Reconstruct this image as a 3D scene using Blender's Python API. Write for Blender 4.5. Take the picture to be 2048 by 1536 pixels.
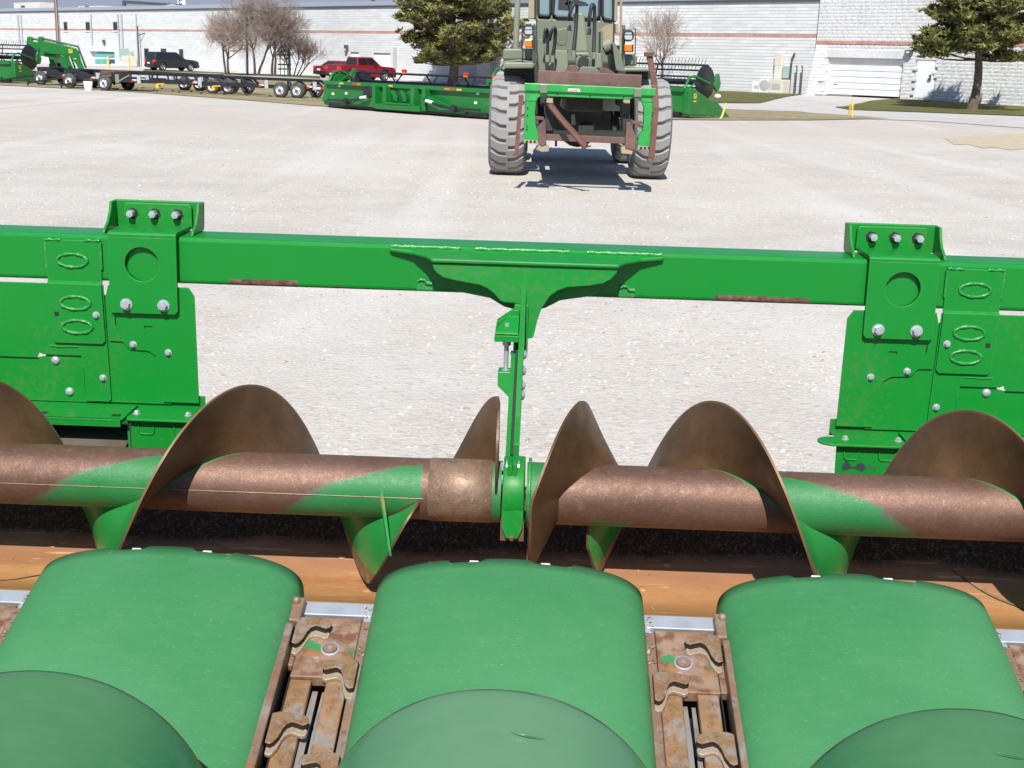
import bpy, bmesh, math, random
from math import sin, cos, pi, radians, sqrt, atan2
from mathutils import Vector, Matrix, noise
random.seed(7)
for o in list(bpy.data.objects): bpy.data.objects.remove(o)
SC = bpy.context.scene
COL = SC.collection

# ------------------------------------------------------------------ camera
F, H = 2420.0, 2.0                    # focal length in photo pixels, eye height
PIT, ROLL, YAW = math.atan(650/2420), radians(1.65), radians(-1.4)
_f = Vector((0, cos(PIT), -sin(PIT))); _r0 = Vector((1, 0, 0)); _u0 = Vector((0, sin(PIT), cos(PIT)))
_r = _r0*cos(ROLL)+_u0*sin(ROLL); _u = -_r0*sin(ROLL)+_u0*cos(ROLL)
CAM = Vector((0, 0, H))
cd = bpy.data.cameras.new('camera'); cam = bpy.data.objects.new('camera', cd); COL.objects.link(cam)
M = Matrix.Identity(4)
for i in range(3):
    M[i][0], M[i][1], M[i][2], M[i][3] = _r[i], _u[i], -_f[i], CAM[i]
cam.matrix_world = M
cd.sensor_fit = 'HORIZONTAL'; cd.sensor_width = 36; cd.lens = 36*F/2048
cd.clip_start = .05; cd.clip_end = 3000
SC.camera = cam

# ------------------------------------------------------------------ light
SUN_EL = 48
w = bpy.data.worlds.new('World'); SC.world = w; w.use_nodes = True
nt = w.node_tree; nt.nodes.clear()
out = nt.nodes.new('ShaderNodeOutputWorld'); bg = nt.nodes.new('ShaderNodeBackground')
sky = nt.nodes.new('ShaderNodeTexSky'); sky.sky_type = 'NISHITA'; sky.sun_disc = False
sky.sun_elevation = radians(SUN_EL); sky.sun_rotation = pi+radians(4)
sky.altitude = 1100; sky.air_density = 1.1; sky.dust_density = .3; sky.ozone_density = 3.0
# a distant slate-blue rain bank all round the horizon, broken up by noise
tc = nt.nodes.new('ShaderNodeTexCoord'); sep = nt.nodes.new('ShaderNodeSeparateXYZ')
nz = nt.nodes.new('ShaderNodeTexNoise'); nz.inputs['Scale'].default_value = 3.0; nz.inputs['Detail'].default_value = 5
add = nt.nodes.new('ShaderNodeMath'); add.operation = 'MULTIPLY_ADD'; add.inputs[1].default_value = .16
mr = nt.nodes.new('ShaderNodeMapRange'); mr.inputs[1].default_value = .16; mr.inputs[2].default_value = .46
mr.inputs[3].default_value = .85; mr.inputs[4].default_value = 0.0
mx = nt.nodes.new('ShaderNodeMix'); mx.data_type = 'RGBA'; mx.inputs[7].default_value = (1.9, 2.25, 3.5, 1)
nt.links.new(tc.outputs['Generated'], sep.inputs[0]); nt.links.new(tc.outputs['Generated'], nz.inputs['Vector'])
nt.links.new(nz.outputs['Fac'], add.inputs[0]); nt.links.new(sep.outputs['Z'], add.inputs[2])
nt.links.new(add.outputs[0], mr.inputs[0]); nt.links.new(mr.outputs[0], mx.inputs[0])
nt.links.new(sky.outputs[0], mx.inputs[6]); nt.links.new(mx.outputs[2], bg.inputs[0])
bg.inputs[1].default_value = .09
nt.links.new(bg.outputs[0], out.inputs[0])
sd = bpy.data.lights.new('sun', 'SUN'); sd.energy = 4.3; sd.angle = radians(.5); sd.color = (1, .955, .89)
sun = bpy.data.objects.new('sun', sd); COL.objects.link(sun)
sun.rotation_euler = (radians(90-SUN_EL), 0, radians(-4)); sun.location = (0, -20, 30)
SC.view_settings.view_transform = 'Standard'; SC.view_settings.look = 'None'
SC.view_settings.gamma = 1; SC.view_settings.use_curve_mapping = False
SC.view_settings.exposure = 0.50

# ------------------------------------------------------------------ survey helpers (points of the real place)
def ray(x, y): return _f+_r*((x-1024)/F)-_u*((y-768)/F)
def ss(t): t = max(0, min(1, t)); return t*t*(3-2*t)
def gz(x, y): return .32*ss((x-2)/14)*ss((y-57)/18)     # the ground climbs a little towards the right-hand building
def gp(x, y):
    z = 0
    for _ in range(8):
        d = ray(x, y); p = CAM+d*((z-H)/d.z); z = gz(p.x, p.y)
    return p
def at(x, y, Y):
    d = ray(x, y); return CAM+d*(Y/d.y)

# ------------------------------------------------------------------ mesh helpers
class MB:
    def __init__(s): s.v = []; s.f = []; s.m = []; s.sm = []
    def add(s, vs, fs, mi=0, smooth=False):
        o = len(s.v); s.v += [tuple(v) for v in vs]
        for f in fs: s.f.append(tuple(i+o for i in f)); s.m.append(mi); s.sm.append(smooth)
        return s
    def box(s, x0, x1, y0, y1, z0, z1, mi=0):
        return s.add([(x, y, z) for z in (z0, z1) for y in (y0, y1) for x in (x0, x1)],
            [(0,2,3,1),(4,5,7,6),(0,1,5,4),(2,6,7,3),(0,4,6,2),(1,3,7,5)], mi)
    def bar(s, p, q, w, h=None, up=(0,0,1), mi=0):
        h = h or w; p = Vector(p); q = Vector(q); d = (q-p).normalized(); u = Vector(up)
        if abs(d.dot(u)) > .98: u = Vector((0,1,0))
        a = d.cross(u).normalized()*(w/2); b = a.cross(d).normalized()*(h/2)
        return s.add([e+sa*a+sb*b for e in (p, q) for sa, sb in ((-1,-1),(1,-1),(1,1),(-1,1))],
            [(0,3,2,1),(4,5,6,7),(0,1,5,4),(1,2,6,5),(2,3,7,6),(3,0,4,7)], mi)
    def ring(s, rings, close=True, caps=True, mi=0, smooth=True):
        n = len(rings[0]); vs = [v for r in rings for v in r]; fs = []
        for i in range(len(rings)-1):
            for j in range(n if close else n-1):
                k = (j+1) % n; fs.append((i*n+j, i*n+k, (i+1)*n+k, (i+1)*n+j))
        s.add(vs, fs, mi, smooth)
        if caps and close:
            s.add(rings[0], [tuple(range(n))[::-1]], mi); s.add(rings[-1], [tuple(range(n))], mi)
        return s
    def tube(s, pts, r, n=8, mi=0, caps=True, smooth=True):
        pts = [Vector(p) for p in pts]; rs = r if isinstance(r, (list, tuple)) else [r]*len(pts); rings = []
        u = None
        for i, p in enumerate(pts):
            d = (pts[min(i+1, len(pts)-1)]-pts[max(i-1, 0)]).normalized()
            if u is None: u = d.orthogonal().normalized()
            else:
                u = u-d*u.dot(d)
                u = u.normalized() if u.length > 1e-6 else d.orthogonal().normalized()
            v = d.cross(u); rings.append([p+(u*cos(2*pi*j/n)+v*sin(2*pi*j/n))*rs[i] for j in range(n)])
        return s.ring(rings, True, caps, mi, smooth)
    def lathe(s, prof, c, ax, n=24, mi=0, smooth=True, caps=False):
        """prof = [(radius, offset along axis)]"""
        c = Vector(c); ax = Vector(ax).normalized(); u = ax.orthogonal().normalized(); v = ax.cross(u)
        rings = [[c+ax*h+(u*cos(2*pi*j/n)+v*sin(2*pi*j/n))*r for j in range(n)] for r, h in prof]
        return s.ring(rings, True, caps, mi, smooth)
    def poly(s, pts, d, mi=0):
        """closed polygon of 3-D points extruded by vector d"""
        n = len(pts); d = Vector(d); a = [Vector(p) for p in pts]; b = [p+d for p in a]
        return s.add(a+b, [tuple(range(n))[::-1], tuple(range(n, 2*n))]+[(i, (i+1) % n, n+(i+1) % n, n+i) for i in range(n)], mi)
    def xz(s, pts, y0, y1, mi=0): return s.poly([(x, y0, z) for x, z in pts], (0, y1-y0, 0), mi)
    def sphere(s, c, r, n=8, m=5, sc=(1,1,1), mi=0):
        rings = []
        for i in range(m+1):
            a = pi*i/m; rr = max(1e-4, sin(a))
            rings.append([(c[0]+r*sc[0]*rr*cos(2*pi*j/n), c[1]+r*sc[1]*rr*sin(2*pi*j/n), c[2]+r*sc[2]*cos(a)) for j in range(n)])
        return s.ring(rings, True, False, mi)
    def mesh(s, name, mats, org=(0,0,0)):
        me = bpy.data.meshes.new(name); ox, oy, oz = org
        me.from_pydata([(x-ox, y-oy, z-oz) for x, y, z in s.v], [], s.f)
        for m_ in (mats if isinstance(mats, (list, tuple)) else [mats]): me.materials.append(m_)
        me.polygons.foreach_set('material_index', s.m); me.polygons.foreach_set('use_smooth', s.sm)
        bm = bmesh.new(); bm.from_mesh(me); bmesh.ops.recalc_face_normals(bm, faces=bm.faces); bm.to_mesh(me); bm.free()
        me.update(); return me
ORG = [Vector((0,0,0))]
def link(name, me, parent=None):
    o = bpy.data.objects.new(name, me); COL.objects.link(o)
    if parent: o.parent = parent
    return o
def part(name, mb, mats, parent=None, bev=0, seg=2, label=None, stuff=False, raw=False):
    if raw:
        me = bpy.data.meshes.new(name); o_ = ORG[-1]
        me.from_pydata([(x-o_[0], y-o_[1], z-o_[2]) for x, y, z in mb.v], [], mb.f)
        for m_ in (mats if isinstance(mats, (list, tuple)) else [mats]): me.materials.append(m_)
        me.polygons.foreach_set('material_index', mb.m); me.polygons.foreach_set('use_smooth', mb.sm); me.update()
    else: me = mb.mesh(name, mats, ORG[-1])
    o = link(name, me, parent)
    if bev:
        b = o.modifiers.new('bevel', 'BEVEL'); b.width = bev; b.segments = seg; b.limit_method = 'ANGLE'; b.angle_limit = radians(35)
    if label: o['label'] = label
    if stuff: o['kind'] = 'stuff'
    return o
def thing(name, label, cat, loc=(0,0,0), rz=0, group=None):
    o = bpy.data.objects.new(name, None); COL.objects.link(o); o.location = loc; o.rotation_euler = (0,0,rz)
    o.empty_display_size = .2
    tag(o, label, cat, group); return o
def tag(o, label, cat, group=None):
    o['label'] = label; o['category'] = cat
    if group: o['group'] = group
    return o
def struct(o): o['kind'] = 'structure'; return o
def dup(o, name=None):
    c = o.copy(); COL.objects.link(c)
    for ch in list(o.children):
        k = dup(ch); k.parent = c
    return c

# ------------------------------------------------------------------ materials
def L(c):  # sRGB 0-255 -> linear
    return tuple(((v/255)/12.92 if v/255 < .04045 else ((v/255+.055)/1.055)**2.4) for v in c)+(1,)
class N:
    def __init__(s, name):
        s.m = bpy.data.materials.new(name); s.m.use_nodes = True; s.t = s.m.node_tree; s.n = s.t.nodes
        s.b = s.n['Principled BSDF']; s.tc = s.n.new('ShaderNodeTexCoord'); s.co = s.tc.outputs['Object']
    def k(s, a, b): s.t.links.new(a, b)
    def map(s, sc=(1,1,1), rot=(0,0,0)):
        m = s.n.new('ShaderNodeMapping'); m.inputs['Scale'].default_value = sc; m.inputs['Rotation'].default_value = rot
        s.k(s.co, m.inputs[0]); return m.outputs[0]
    def noise(s, scale, detail=4, rough=.55, vec=None, dist=0):
        t = s.n.new('ShaderNodeTexNoise'); t.inputs['Scale'].default_value = scale; t.inputs['Detail'].default_value = detail
        t.inputs['Roughness'].default_value = rough; t.inputs['Distortion'].default_value = dist
        s.k(vec or s.co, t.inputs['Vector']); return t.outputs['Fac']
    def vor(s, scale, feature='F1', vec=None, out='Distance'):
        t = s.n.new('ShaderNodeTexVoronoi'); t.feature = feature; t.inputs['Scale'].default_value = scale
        s.k(vec or s.co, t.inputs['Vector']); return t.outputs[out]
    def rng(s, v, a, b, c=0, d=1):
        t = s.n.new('ShaderNodeMapRange'); t.inputs[1].default_value = a; t.inputs[2].default_value = b
        t.inputs[3].default_value = c; t.inputs[4].default_value = d; s.k(v, t.inputs[0]); return t.outputs[0]
    def math(s, op, a, b):
        t = s.n.new('ShaderNodeMath'); t.operation = op
        for i, x in enumerate((a, b)):
            if isinstance(x, (int, float)): t.inputs[i].default_value = x
            else: s.k(x, t.inputs[i])
        return t.outputs[0]
    def mix(s, f, a, b):
        t = s.n.new('ShaderNodeMix'); t.data_type = 'RGBA'
        for i, x in ((0, f), (6, a), (7, b)):
            if isinstance(x, (int, float)): t.inputs[i].default_value = x
            elif isinstance(x, tuple): t.inputs[i].default_value = x
            else: s.k(x, t.inputs[i])
        return t.outputs[2]
    def attr(s, name):
        t = s.n.new('ShaderNodeAttribute'); t.attribute_name = name; return t.outputs['Fac']
    def xyz(s):
        t = s.n.new('ShaderNodeSeparateXYZ'); s.k(s.co, t.inputs[0]); return t.outputs
    def bump(s, h, strength=.3, dist=.01):
        t = s.n.new('ShaderNodeBump'); t.inputs['Strength'].default_value = strength; t.inputs['Distance'].default_value = dist
        s.k(h, t.inputs['Height']); s.k(t.outputs[0], s.b.inputs['Normal'])
    def set(s, key, v):
        if isinstance(v, (int, float, tuple)): s.b.inputs[key].default_value = v
        else: s.k(v, s.b.inputs[key])
        return s
def simple(name, c, rough=.5, metal=0, layers=(), bump=None, rvar=0, spec=.5):
    """layers: (colour, scale, lo, hi, amount) noise-driven colour layers"""
    n = N(name); col = tuple(c)+(1,) if len(c) == 3 else c
    for (c2, sc, lo, hi, amt) in layers:
        f = n.rng(n.noise(sc, 6, .6), lo, hi, 0, amt); col = n.mix(f, col, tuple(c2)+(1,) if len(c2) == 3 else c2)
    n.set('Base Color', col); n.set('Metallic', metal); n.set('Specular IOR Level', spec)
    n.set('Roughness', n.rng(n.noise(6, 4), .3, .7, rough-rvar, rough+rvar) if rvar else rough)
    if bump: n.bump(n.noise(bump[0], 5), bump[1], bump[2])
    return n.m
G_JD = (.004, .215, .024)
m_paint = None
def edge_wear_highlight(n, col, amt=.4, rad=.004):  # lighter edges: wear with highlight lines painted into the green
    b = n.n.new('ShaderNodeBevel'); b.inputs['Radius'].default_value = rad; b.samples = 4
    g = n.n.new('ShaderNodeNewGeometry'); d = n.n.new('ShaderNodeVectorMath'); d.operation = 'DOT_PRODUCT'
    n.k(b.outputs[0], d.inputs[0]); n.k(g.outputs['Normal'], d.inputs[1])
    e = n.math('MULTIPLY', n.rng(d.outputs['Value'], .99, .86, 0, 1), n.rng(n.noise(30, 4, .7), .35, .6, .25, 1))
    return n.mix(n.math('MULTIPLY', e, amt), col, (.16,.42,.17,1))
def paint_mat():
    n = N('header_green_paint'); x, y, z = n.xyz()
    dust = n.rng(n.noise(2.2, 6, .65), .42, .75, 0, .12)
    col = n.mix(dust, G_JD+(1,), (.05,.24,.06,1))
    sm = n.rng(n.noise(35, 3, .6, n.map((1,1,.35))), .68, .82, 0, .16)
    col = n.mix(sm, col, (.07,.30,.10,1))
    ch = n.rng(n.noise(24, 6, .75), .735, .755, 0, .85)
    col = n.mix(ch, col, (.06,.03,.018,1)); col = edge_wear_highlight(n, col)
    gr = n.rng(n.math('MULTIPLY', n.noise(3.5, 5, .6), n.noise(60, 3, .7)), .28, .40, 0, .30); col = n.mix(gr, col, (.11,.16,.06,1))
    n.set('Base Color', col); n.set('Roughness', n.rng(n.noise(5, 5), .3, .7, .30, .48)); n.set('Specular IOR Level', .32)
    n.bump(n.noise(160, 2), .04, .001)
    return n.m
def beam_mat():
    n = N('beam_paint_with_rubbed_spots'); x, y, z = n.xyz()
    dust = n.rng(n.noise(2.2, 6, .65), .42, .75, 0, .12); col = n.mix(dust, G_JD+(1,), (.05,.24,.06,1))
    ed = n.noise(14, 5, .7, n.map((.35,1,2)))
    tot = None
    for (a, b, zt) in ((-.86,-.62,1.3625), (.55,.86,1.362), (-.56,-.50,1.352), (.92,.97,1.352), (1.9,2.2,1.36)):
        fx = n.math('MULTIPLY', n.rng(x, a, a+.02), n.rng(x, b-.03, b, 1, 0)); fz = n.rng(z, zt-.003, zt+.003, 1, 0)
        f = n.math('MULTIPLY', fx, fz); tot = f if tot is None else n.math('MAXIMUM', tot, f)
    tot = n.rng(n.math('MULTIPLY', tot, n.math('ADD', ed, .42)), .72, .78)
    rust = n.mix(n.rng(n.noise(40, 4), .4, .65), (.09,.045,.03,1), (.22,.12,.09,1))
    sc = n.rng(n.noise(30, 4, .6, n.map((.25,1,1.6))), .70, .76, 0, .22)
    col = n.mix(sc, col, (.14,.34,.14,1)); col = edge_wear_highlight(n, col); col = n.mix(tot, col, rust)
    n.set('Base Color', col); n.set('Roughness', n.math('ADD', n.math('MULTIPLY', tot, .35), n.rng(n.noise(5, 5), .3, .7, .28, .42))); n.set('Specular IOR Level', .35)
    return n.m
M_paint = paint_mat(); M_beam = beam_mat()
def weld(): return simple('weld_bead_paint', (.02,.24,.045), .22, 0, [((.20,.38,.20), 60, .5, .7, .4)], (180, .5, .003))
M_weld = weld()
M_bolt = simple('zinc_bolt', (.50,.54,.575), .34, .45, [((.30,.31,.33), 90, .4, .7, .5)], rvar=.08)
M_bolthole = simple('dark_hole', (.012,.016,.012), .8)
def hood_mat(name, base, dust_sheen, scr, rough, amt, top_sheen=0):
    n = N(name)
    d = n.rng(n.noise(1.7, 4, .5), .30, .72, 0, amt); col = n.mix(d, base+(1,), dust_sheen+(1,))
    d2 = n.rng(n.noise(26, 7, .75, n.map((.5,1.6,1))), .45, .75, 0, .30); col = n.mix(d2, col, dust_sheen+(1,))
    tot = None
    for i in range(5):                                   # fine scratches: thin stretched flecks in several directions
        v = n.map((55+12*i, 420, 120), (0, 0, .3+.65*i)); s_ = n.rng(n.noise(1.0, 2, .5, v), .70, .78, 0, scr)
        tot = s_ if tot is None else n.math('MAXIMUM', tot, s_)
    col = n.mix(tot, col, (.33,.52,.30,1))
    if top_sheen:                                           # sky sheen of the faces that look up, painted in dust colour
        g = n.n.new('ShaderNodeNewGeometry'); s3 = n.n.new('ShaderNodeSeparateXYZ'); n.k(g.outputs['Normal'], s3.inputs[0])
        col = n.mix(n.math('MULTIPLY', n.rng(s3.outputs[2], .62, 1.0, 0, .8), n.rng(n.noise(4, 5, .6), .3, .65, .55, 1)), col, dust_sheen+(1,))
        n.set('Coat Weight', .6); n.set('Coat Roughness', .22)
    n.set('Base Color', col); n.set('Roughness', n.rng(n.noise(9, 5), .3, .7, rough-.07, rough+.1)); n.set('Specular IOR Level', .5)
    n.bump(n.noise(230, 3), .10, .0012)
    return n.m
M_hood = hood_mat('scuffed_hood_poly', (.036,.190,.060), (.086,.265,.115), .34, .46, .62)
M_snout = hood_mat('dusty_sheened_snout_poly', (.012,.105,.031), (.080,.190,.085), .03, .24, .3, 1)
M_snoutl = hood_mat('pale_sheened_snout_poly', (.042,.150,.062), (.115,.225,.125), .03, .24, .4, 1)  # paler copy: dust and sky reflection on the middle snout put into colour
def rust_mat(name, a, b, c, rough, metal=0, sc=1, bump=.15, speck=0, pits=0):
    n = N(name)
    col = n.mix(n.rng(n.noise(4*sc, 7, .7), .35, .65), a+(1,), b+(1,))
    col = n.mix(n.rng(n.noise(22*sc, 6, .7), .5, .72, 0, .7), col, c+(1,))
    if pits:
        col = n.mix(n.rng(n.noise(6*sc, 6, .7, n.map((1,1,1), (0,0,1.1))), .52, .62, 0, .8), col, (.30,.275,.25,1))
        col = n.mix(n.rng(n.noise(38*sc, 5, .75), .60, .68, 0, .8), col, tuple(v*.35 for v in a)+(1,)); col = n.mix(n.rng(n.noise(16*sc, 5, .75, n.map((1,1,1), (.7,0,.4))), .60, .67, 0, .75), col, (.40,.19,.055,1))
    if speck:
        sp = n.rng(n.noise(95*sc, 3, .6, n.map((1,1,1)), 1.2), .58, .66, 0, speck); col = n.mix(sp, col, (.55,.45,.38,1))
    n.set('Base Color', col); n.set('Metallic', metal); n.set('Roughness', n.rng(n.noise(30*sc, 5), .3, .7, rough-.1, rough+.12))
    n.bump(n.noise(120*sc, 4), bump, .002)
    return n.m
def flight_mat():
    n = N('worn_flighting_steel'); r = n.attr('rim')
    col = n.mix(n.rng(n.noise(7, 7, .7), .35, .65), (.072,.039,.017,1), (.135,.072,.031,1))
    col = n.mix(n.rng(n.noise(70, 5, .7), .55, .75, 0, .5), col, (.055,.033,.02,1))
    col = n.mix(n.rng(n.noise(3, 3, .5), .62, .8, 0, .5), col, (.19,.095,.04,1))
    col = n.mix(n.rng(r, .97, 1.0, 0, .42), col, (.34,.21,.11,1))
    n.set('Base Color', col); n.set('Metallic', .2); n.set('Specular IOR Level', .35); n.set('Roughness', n.rng(n.noise(18, 5), .3, .7, .36, .56))
    n.bump(n.noise(260, 3), .12, .0012); return n.m
def flightback_mat():
    n = N('green_back_of_flighting'); r = n.attr('rim')
    e = n.rng(n.math('ADD', r, n.math('MULTIPLY', n.math('SUBTRACT', n.noise(9, 5, .6), .5), .30)), .83, .87)
    col = n.mix(n.rng(n.noise(5, 6), .35, .7, 0, .5), (.014,.20,.035,1), (.045,.30,.08,1))
    ru = n.mix(n.rng(n.noise(25, 6, .7), .4, .65), (.15,.08,.038,1), (.30,.18,.09,1))
    n.set('Base Color', n.mix(e, col, ru)); n.set('Roughness', n.math('ADD', .30, n.math('MULTIPLY', e, .25))); return n.m
def tube_mat(n_b=.42):
    n = N('worn_auger_tube'); pa = n.attr('paint'); x, y, z = n.xyz()
    v = n.math('ADD', pa, n.math('MULTIPLY', n.math('SUBTRACT', n.noise(10, 6, .65, n.map((1,1,2.2))), .5), .55))
    e = n.rng(n.math('ADD', v, n.math('MULTIPLY', n.math('SUBTRACT', n.noise(60, 5, .75), .5), .38)), .36, .66)
    col = n.mix(n.rng(n.noise(4, 6, .65, n.map((.4,1,1))), .35, .68), (.140,.074,.048,1), (.215,.125,.088,1))
    col = n.mix(n.rng(n.noise(48, 5, .75, None, .8), .52, .72, 0, .5), col, (.30,.20,.15,1))
    col = n.mix(n.rng(n.noise(2.0, 4, .6), .56, .75, 0, .55), col, (.055,.035,.03,1))
    fl = n.rng(n.noise(17, 5, .8), .735, .76, 0, .9); col = n.mix(fl, col, (.62,.48,.30,1))
    ch = n.rng(n.noise(14, 3, .5), .77, .78); col = n.mix(ch, col, (.03,.25,.08,1))
    gr = n.mix(n.rng(n.noise(5, 6), .35, .7, 0, .5), (.018,.175,.042,1), (.055,.25,.09,1)); gr = n.mix(n.rng(n.noise(32, 6, .8, n.map((1,1,.5))), .60, .72, 0, .6), gr, (.12,.19,.11,1))
    edge = n.rng(v, .40, .47); col = n.mix(n.math('MULTIPLY', edge, .55), col, (.13,.16,.15,1))
    n.set('Base Color', n.mix(e, col, gr)); n.set('Metallic', n.math('MULTIPLY', n.math('SUBTRACT', 1.0, e), .40))
    n.set('Roughness', n.rng(n.noise(60, 5, .7), .3, .7, .36, .60))
    n.bump(n.noise(170, 5, .8, None, .6), n_b, .003); return n.m
M_flight, M_flightb, M_tube = flight_mat(), flightback_mat(), tube_mat()
def lip_mat():
    n = N('orange_rusted_trough_with_shade'); x, y, z = n.xyz()      # y is metres behind the axis of the augers
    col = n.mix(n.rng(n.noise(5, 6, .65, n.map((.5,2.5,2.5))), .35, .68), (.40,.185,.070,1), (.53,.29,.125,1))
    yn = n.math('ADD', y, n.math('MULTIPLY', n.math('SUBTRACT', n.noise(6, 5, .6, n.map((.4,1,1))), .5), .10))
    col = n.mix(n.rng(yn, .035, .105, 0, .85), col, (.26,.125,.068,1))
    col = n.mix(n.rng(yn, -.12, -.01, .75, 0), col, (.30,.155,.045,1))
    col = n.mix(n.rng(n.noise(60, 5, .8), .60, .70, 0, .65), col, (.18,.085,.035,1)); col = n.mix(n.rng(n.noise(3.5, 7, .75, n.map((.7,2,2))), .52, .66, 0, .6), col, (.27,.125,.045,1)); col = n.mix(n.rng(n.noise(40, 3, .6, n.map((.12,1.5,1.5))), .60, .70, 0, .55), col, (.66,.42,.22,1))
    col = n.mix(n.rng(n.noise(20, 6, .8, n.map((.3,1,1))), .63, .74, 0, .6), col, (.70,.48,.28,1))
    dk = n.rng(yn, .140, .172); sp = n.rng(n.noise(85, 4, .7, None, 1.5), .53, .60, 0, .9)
    steel = n.mix(sp, (.042,.023,.013,1), (.165,.115,.08,1))  # near-black speckled tone behind the tube, its shadow painted into the floor
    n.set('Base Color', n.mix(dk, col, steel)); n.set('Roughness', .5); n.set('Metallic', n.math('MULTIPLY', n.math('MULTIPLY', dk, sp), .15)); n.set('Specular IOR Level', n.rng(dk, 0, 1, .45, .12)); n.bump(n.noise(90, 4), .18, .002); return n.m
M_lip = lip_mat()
M_trough = rust_mat('dark_trough_steel', (.035,.020,.014), (.075,.045,.033), (.02,.012,.01), .40, .5, 1, .5, .55)
M_rustdk = rust_mat('brown_rusted_bar', (.10,.045,.03), (.19,.085,.055), (.07,.035,.025), .6)
M_rustpl = rust_mat('purple_brown_rust', (.115,.060,.050), (.185,.105,.088), (.075,.042,.036), .6, 0, .4)
M_deck = rust_mat('rusted_stripper_plate', (.24,.135,.06), (.36,.22,.12), (.16,.075,.035), .55, .25, 2.2, .45, 0, 1)
M_deckg = rust_mat('rusted_cover_with_paint_left', (.22,.125,.085), (.30,.19,.14), (.16,.08,.05), .5, .25, 2, .3)
M_finger = rust_mat('chain_lug_steel', (.26,.135,.052), (.30,.21,.13), (.14,.065,.025), .5, .3, 4, .5, 0, 1)
M_fingerw = rust_mat('worn_bright_lug_face', (.36,.285,.20), (.45,.37,.28), (.26,.17,.10), .45, .3, 5, .25)
M_rail = rust_mat('pitted_row_frame_rail', (.20,.120,.078), (.28,.195,.145), (.36,.14,.04), .55, .3, 1.8, .3, 0, 1)
M_zinc = simple('galvanised_strip', (.56,.60,.64), .42, .55, [((.40,.42,.45), 14, .4, .7, .6)], (60, .1, .002), .08)
M_roll = simple('polished_stalk_roll', (.50,.47,.43), .35, .6, [((.30,.2,.15), 20, .5, .7, .6)])
M_black = simple('black_steel_gap_shade', (.013,.012,.012), .6)  # black steel, also used for painted shade in narrow gaps
M_brownsheet = simple('scraped_back_sheet', (.16,.135,.11), .5, .2, [((.02,.20,.06), 5, .56, .60, .9), ((.10,.07,.055), 14, .45, .7, .6)])
M_greasecap = simple('light_plastic_plug', (.62,.62,.58), .45)
# ================================================================== the corn header in front
PV = Vector((0, 2.9, 0)); ORG.append(PV)
head = thing('corn_header', 'green corn header in the foreground with rust-brown augers and green plastic row hoods', 'corn header', PV, YAW)

def bolt_mesh(name, r, h, washer, dome=False, plug=False):
    b = MB()
    if washer: b.lathe([(r*1.55, 0), (r*1.55, r*.25), (r*1.1, r*.32)], (0,0,0), (0,-1,0), 16, 0, False, True)
    z0 = r*.3 if washer else 0
    if dome: b.lathe([(r*1.25, 0), (r*1.2, h*.4), (r*.85, h*.8), (r*.3, h), (.0004, h)], (0,0,0), (0,-1,0), 16)
    else:
        b.lathe([(r*1.12, z0), (r*1.12, h*.85), (r*.98, h)], (0,0,0), (0,-1,0), 6, 0, False, True)
        b.lathe([(r*.55, h), (r*.5, h+.001)], (0,0,0), (0,-1,0), 10, 0, False, True)
    return b.mesh(name, M_bolt)
B_big = bolt_mesh('bolt', .0116, .016, True); B_small = bolt_mesh('bolt', .0069, .0095, True)
B_dome = bolt_mesh('carriage_bolt', .0105, .009, False, True); B_nut = bolt_mesh('bolt', .0105, .022, False)
def bolt(me, p, parent, dirn=(0,-1,0), spin=None):
    o = link('bolt', me, parent); d = Vector(dirn).normalized()
    q = Vector((0,-1,0)).rotation_difference(d).to_matrix().to_4x4()
    o.matrix_local = Matrix.Translation(Vector(p)-PV) @ q @ Matrix.Rotation(random.random()*6 if spin is None else spin, 4, 'Y')
    return o

# ---- main beam
mb = MB(); mb.box(-3.2, 3.2, 3.45, 3.60, 1.340, 1.476)
part('main_beam', mb, M_beam, head, .012, 3)

def arc(cx, cz, r, a0, a1, n=6):
    return [(cx+r*cos(radians(a0+(a1-a0)*i/n)), cz+r*sin(radians(a0+(a1-a0)*i/n))) for i in range(n+1)]
def ovalring(mbx, cx, cz, a, b, y, r=.0035, n=22):
    pts = [(cx+a*cos(2*pi*i/n), y, cz+b*sin(2*pi*i/n)) for i in range(n+1)]
    mbx.tube(pts, [r*(1+.25*sin(i*2.1)) for i in range(n+1)], 6)
def disc_recess(mb, pts_outer, cx, cz, r, y0, y1, n=32, squash=1.0):
    """plate outline (x,z list) with a round hole, thickness y0(front)..y1(back)"""
    bm = bmesh.new()
    o = [bm.verts.new((x, y0, z)) for x, z in pts_outer]; i_ = [bm.verts.new((cx+r*cos(2*pi*k/n), y0, cz+r*squash*sin(2*pi*k/n))) for k in range(n)]
    es = [bm.edges.new((l[k], l[(k+1) % len(l)])) for l in (o, i_) for k in range(len(l))]
    bmesh.ops.triangle_fill(bm, edges=es, use_beauty=True)
    ext = bmesh.ops.extrude_face_region(bm, geom=list(bm.faces))
    for v in [g for g in ext['geom'] if isinstance(g, bmesh.types.BMVert)]: v.co.y = y1
    bm.verts.index_update()
    mb.add([v.co[:] for v in bm.verts], [tuple(v.index for v in f.verts) for f in bm.faces]); bm.free()

M_hgd_ = simple('shaded_green_steel', (.006,.09,.018), .5)
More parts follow.
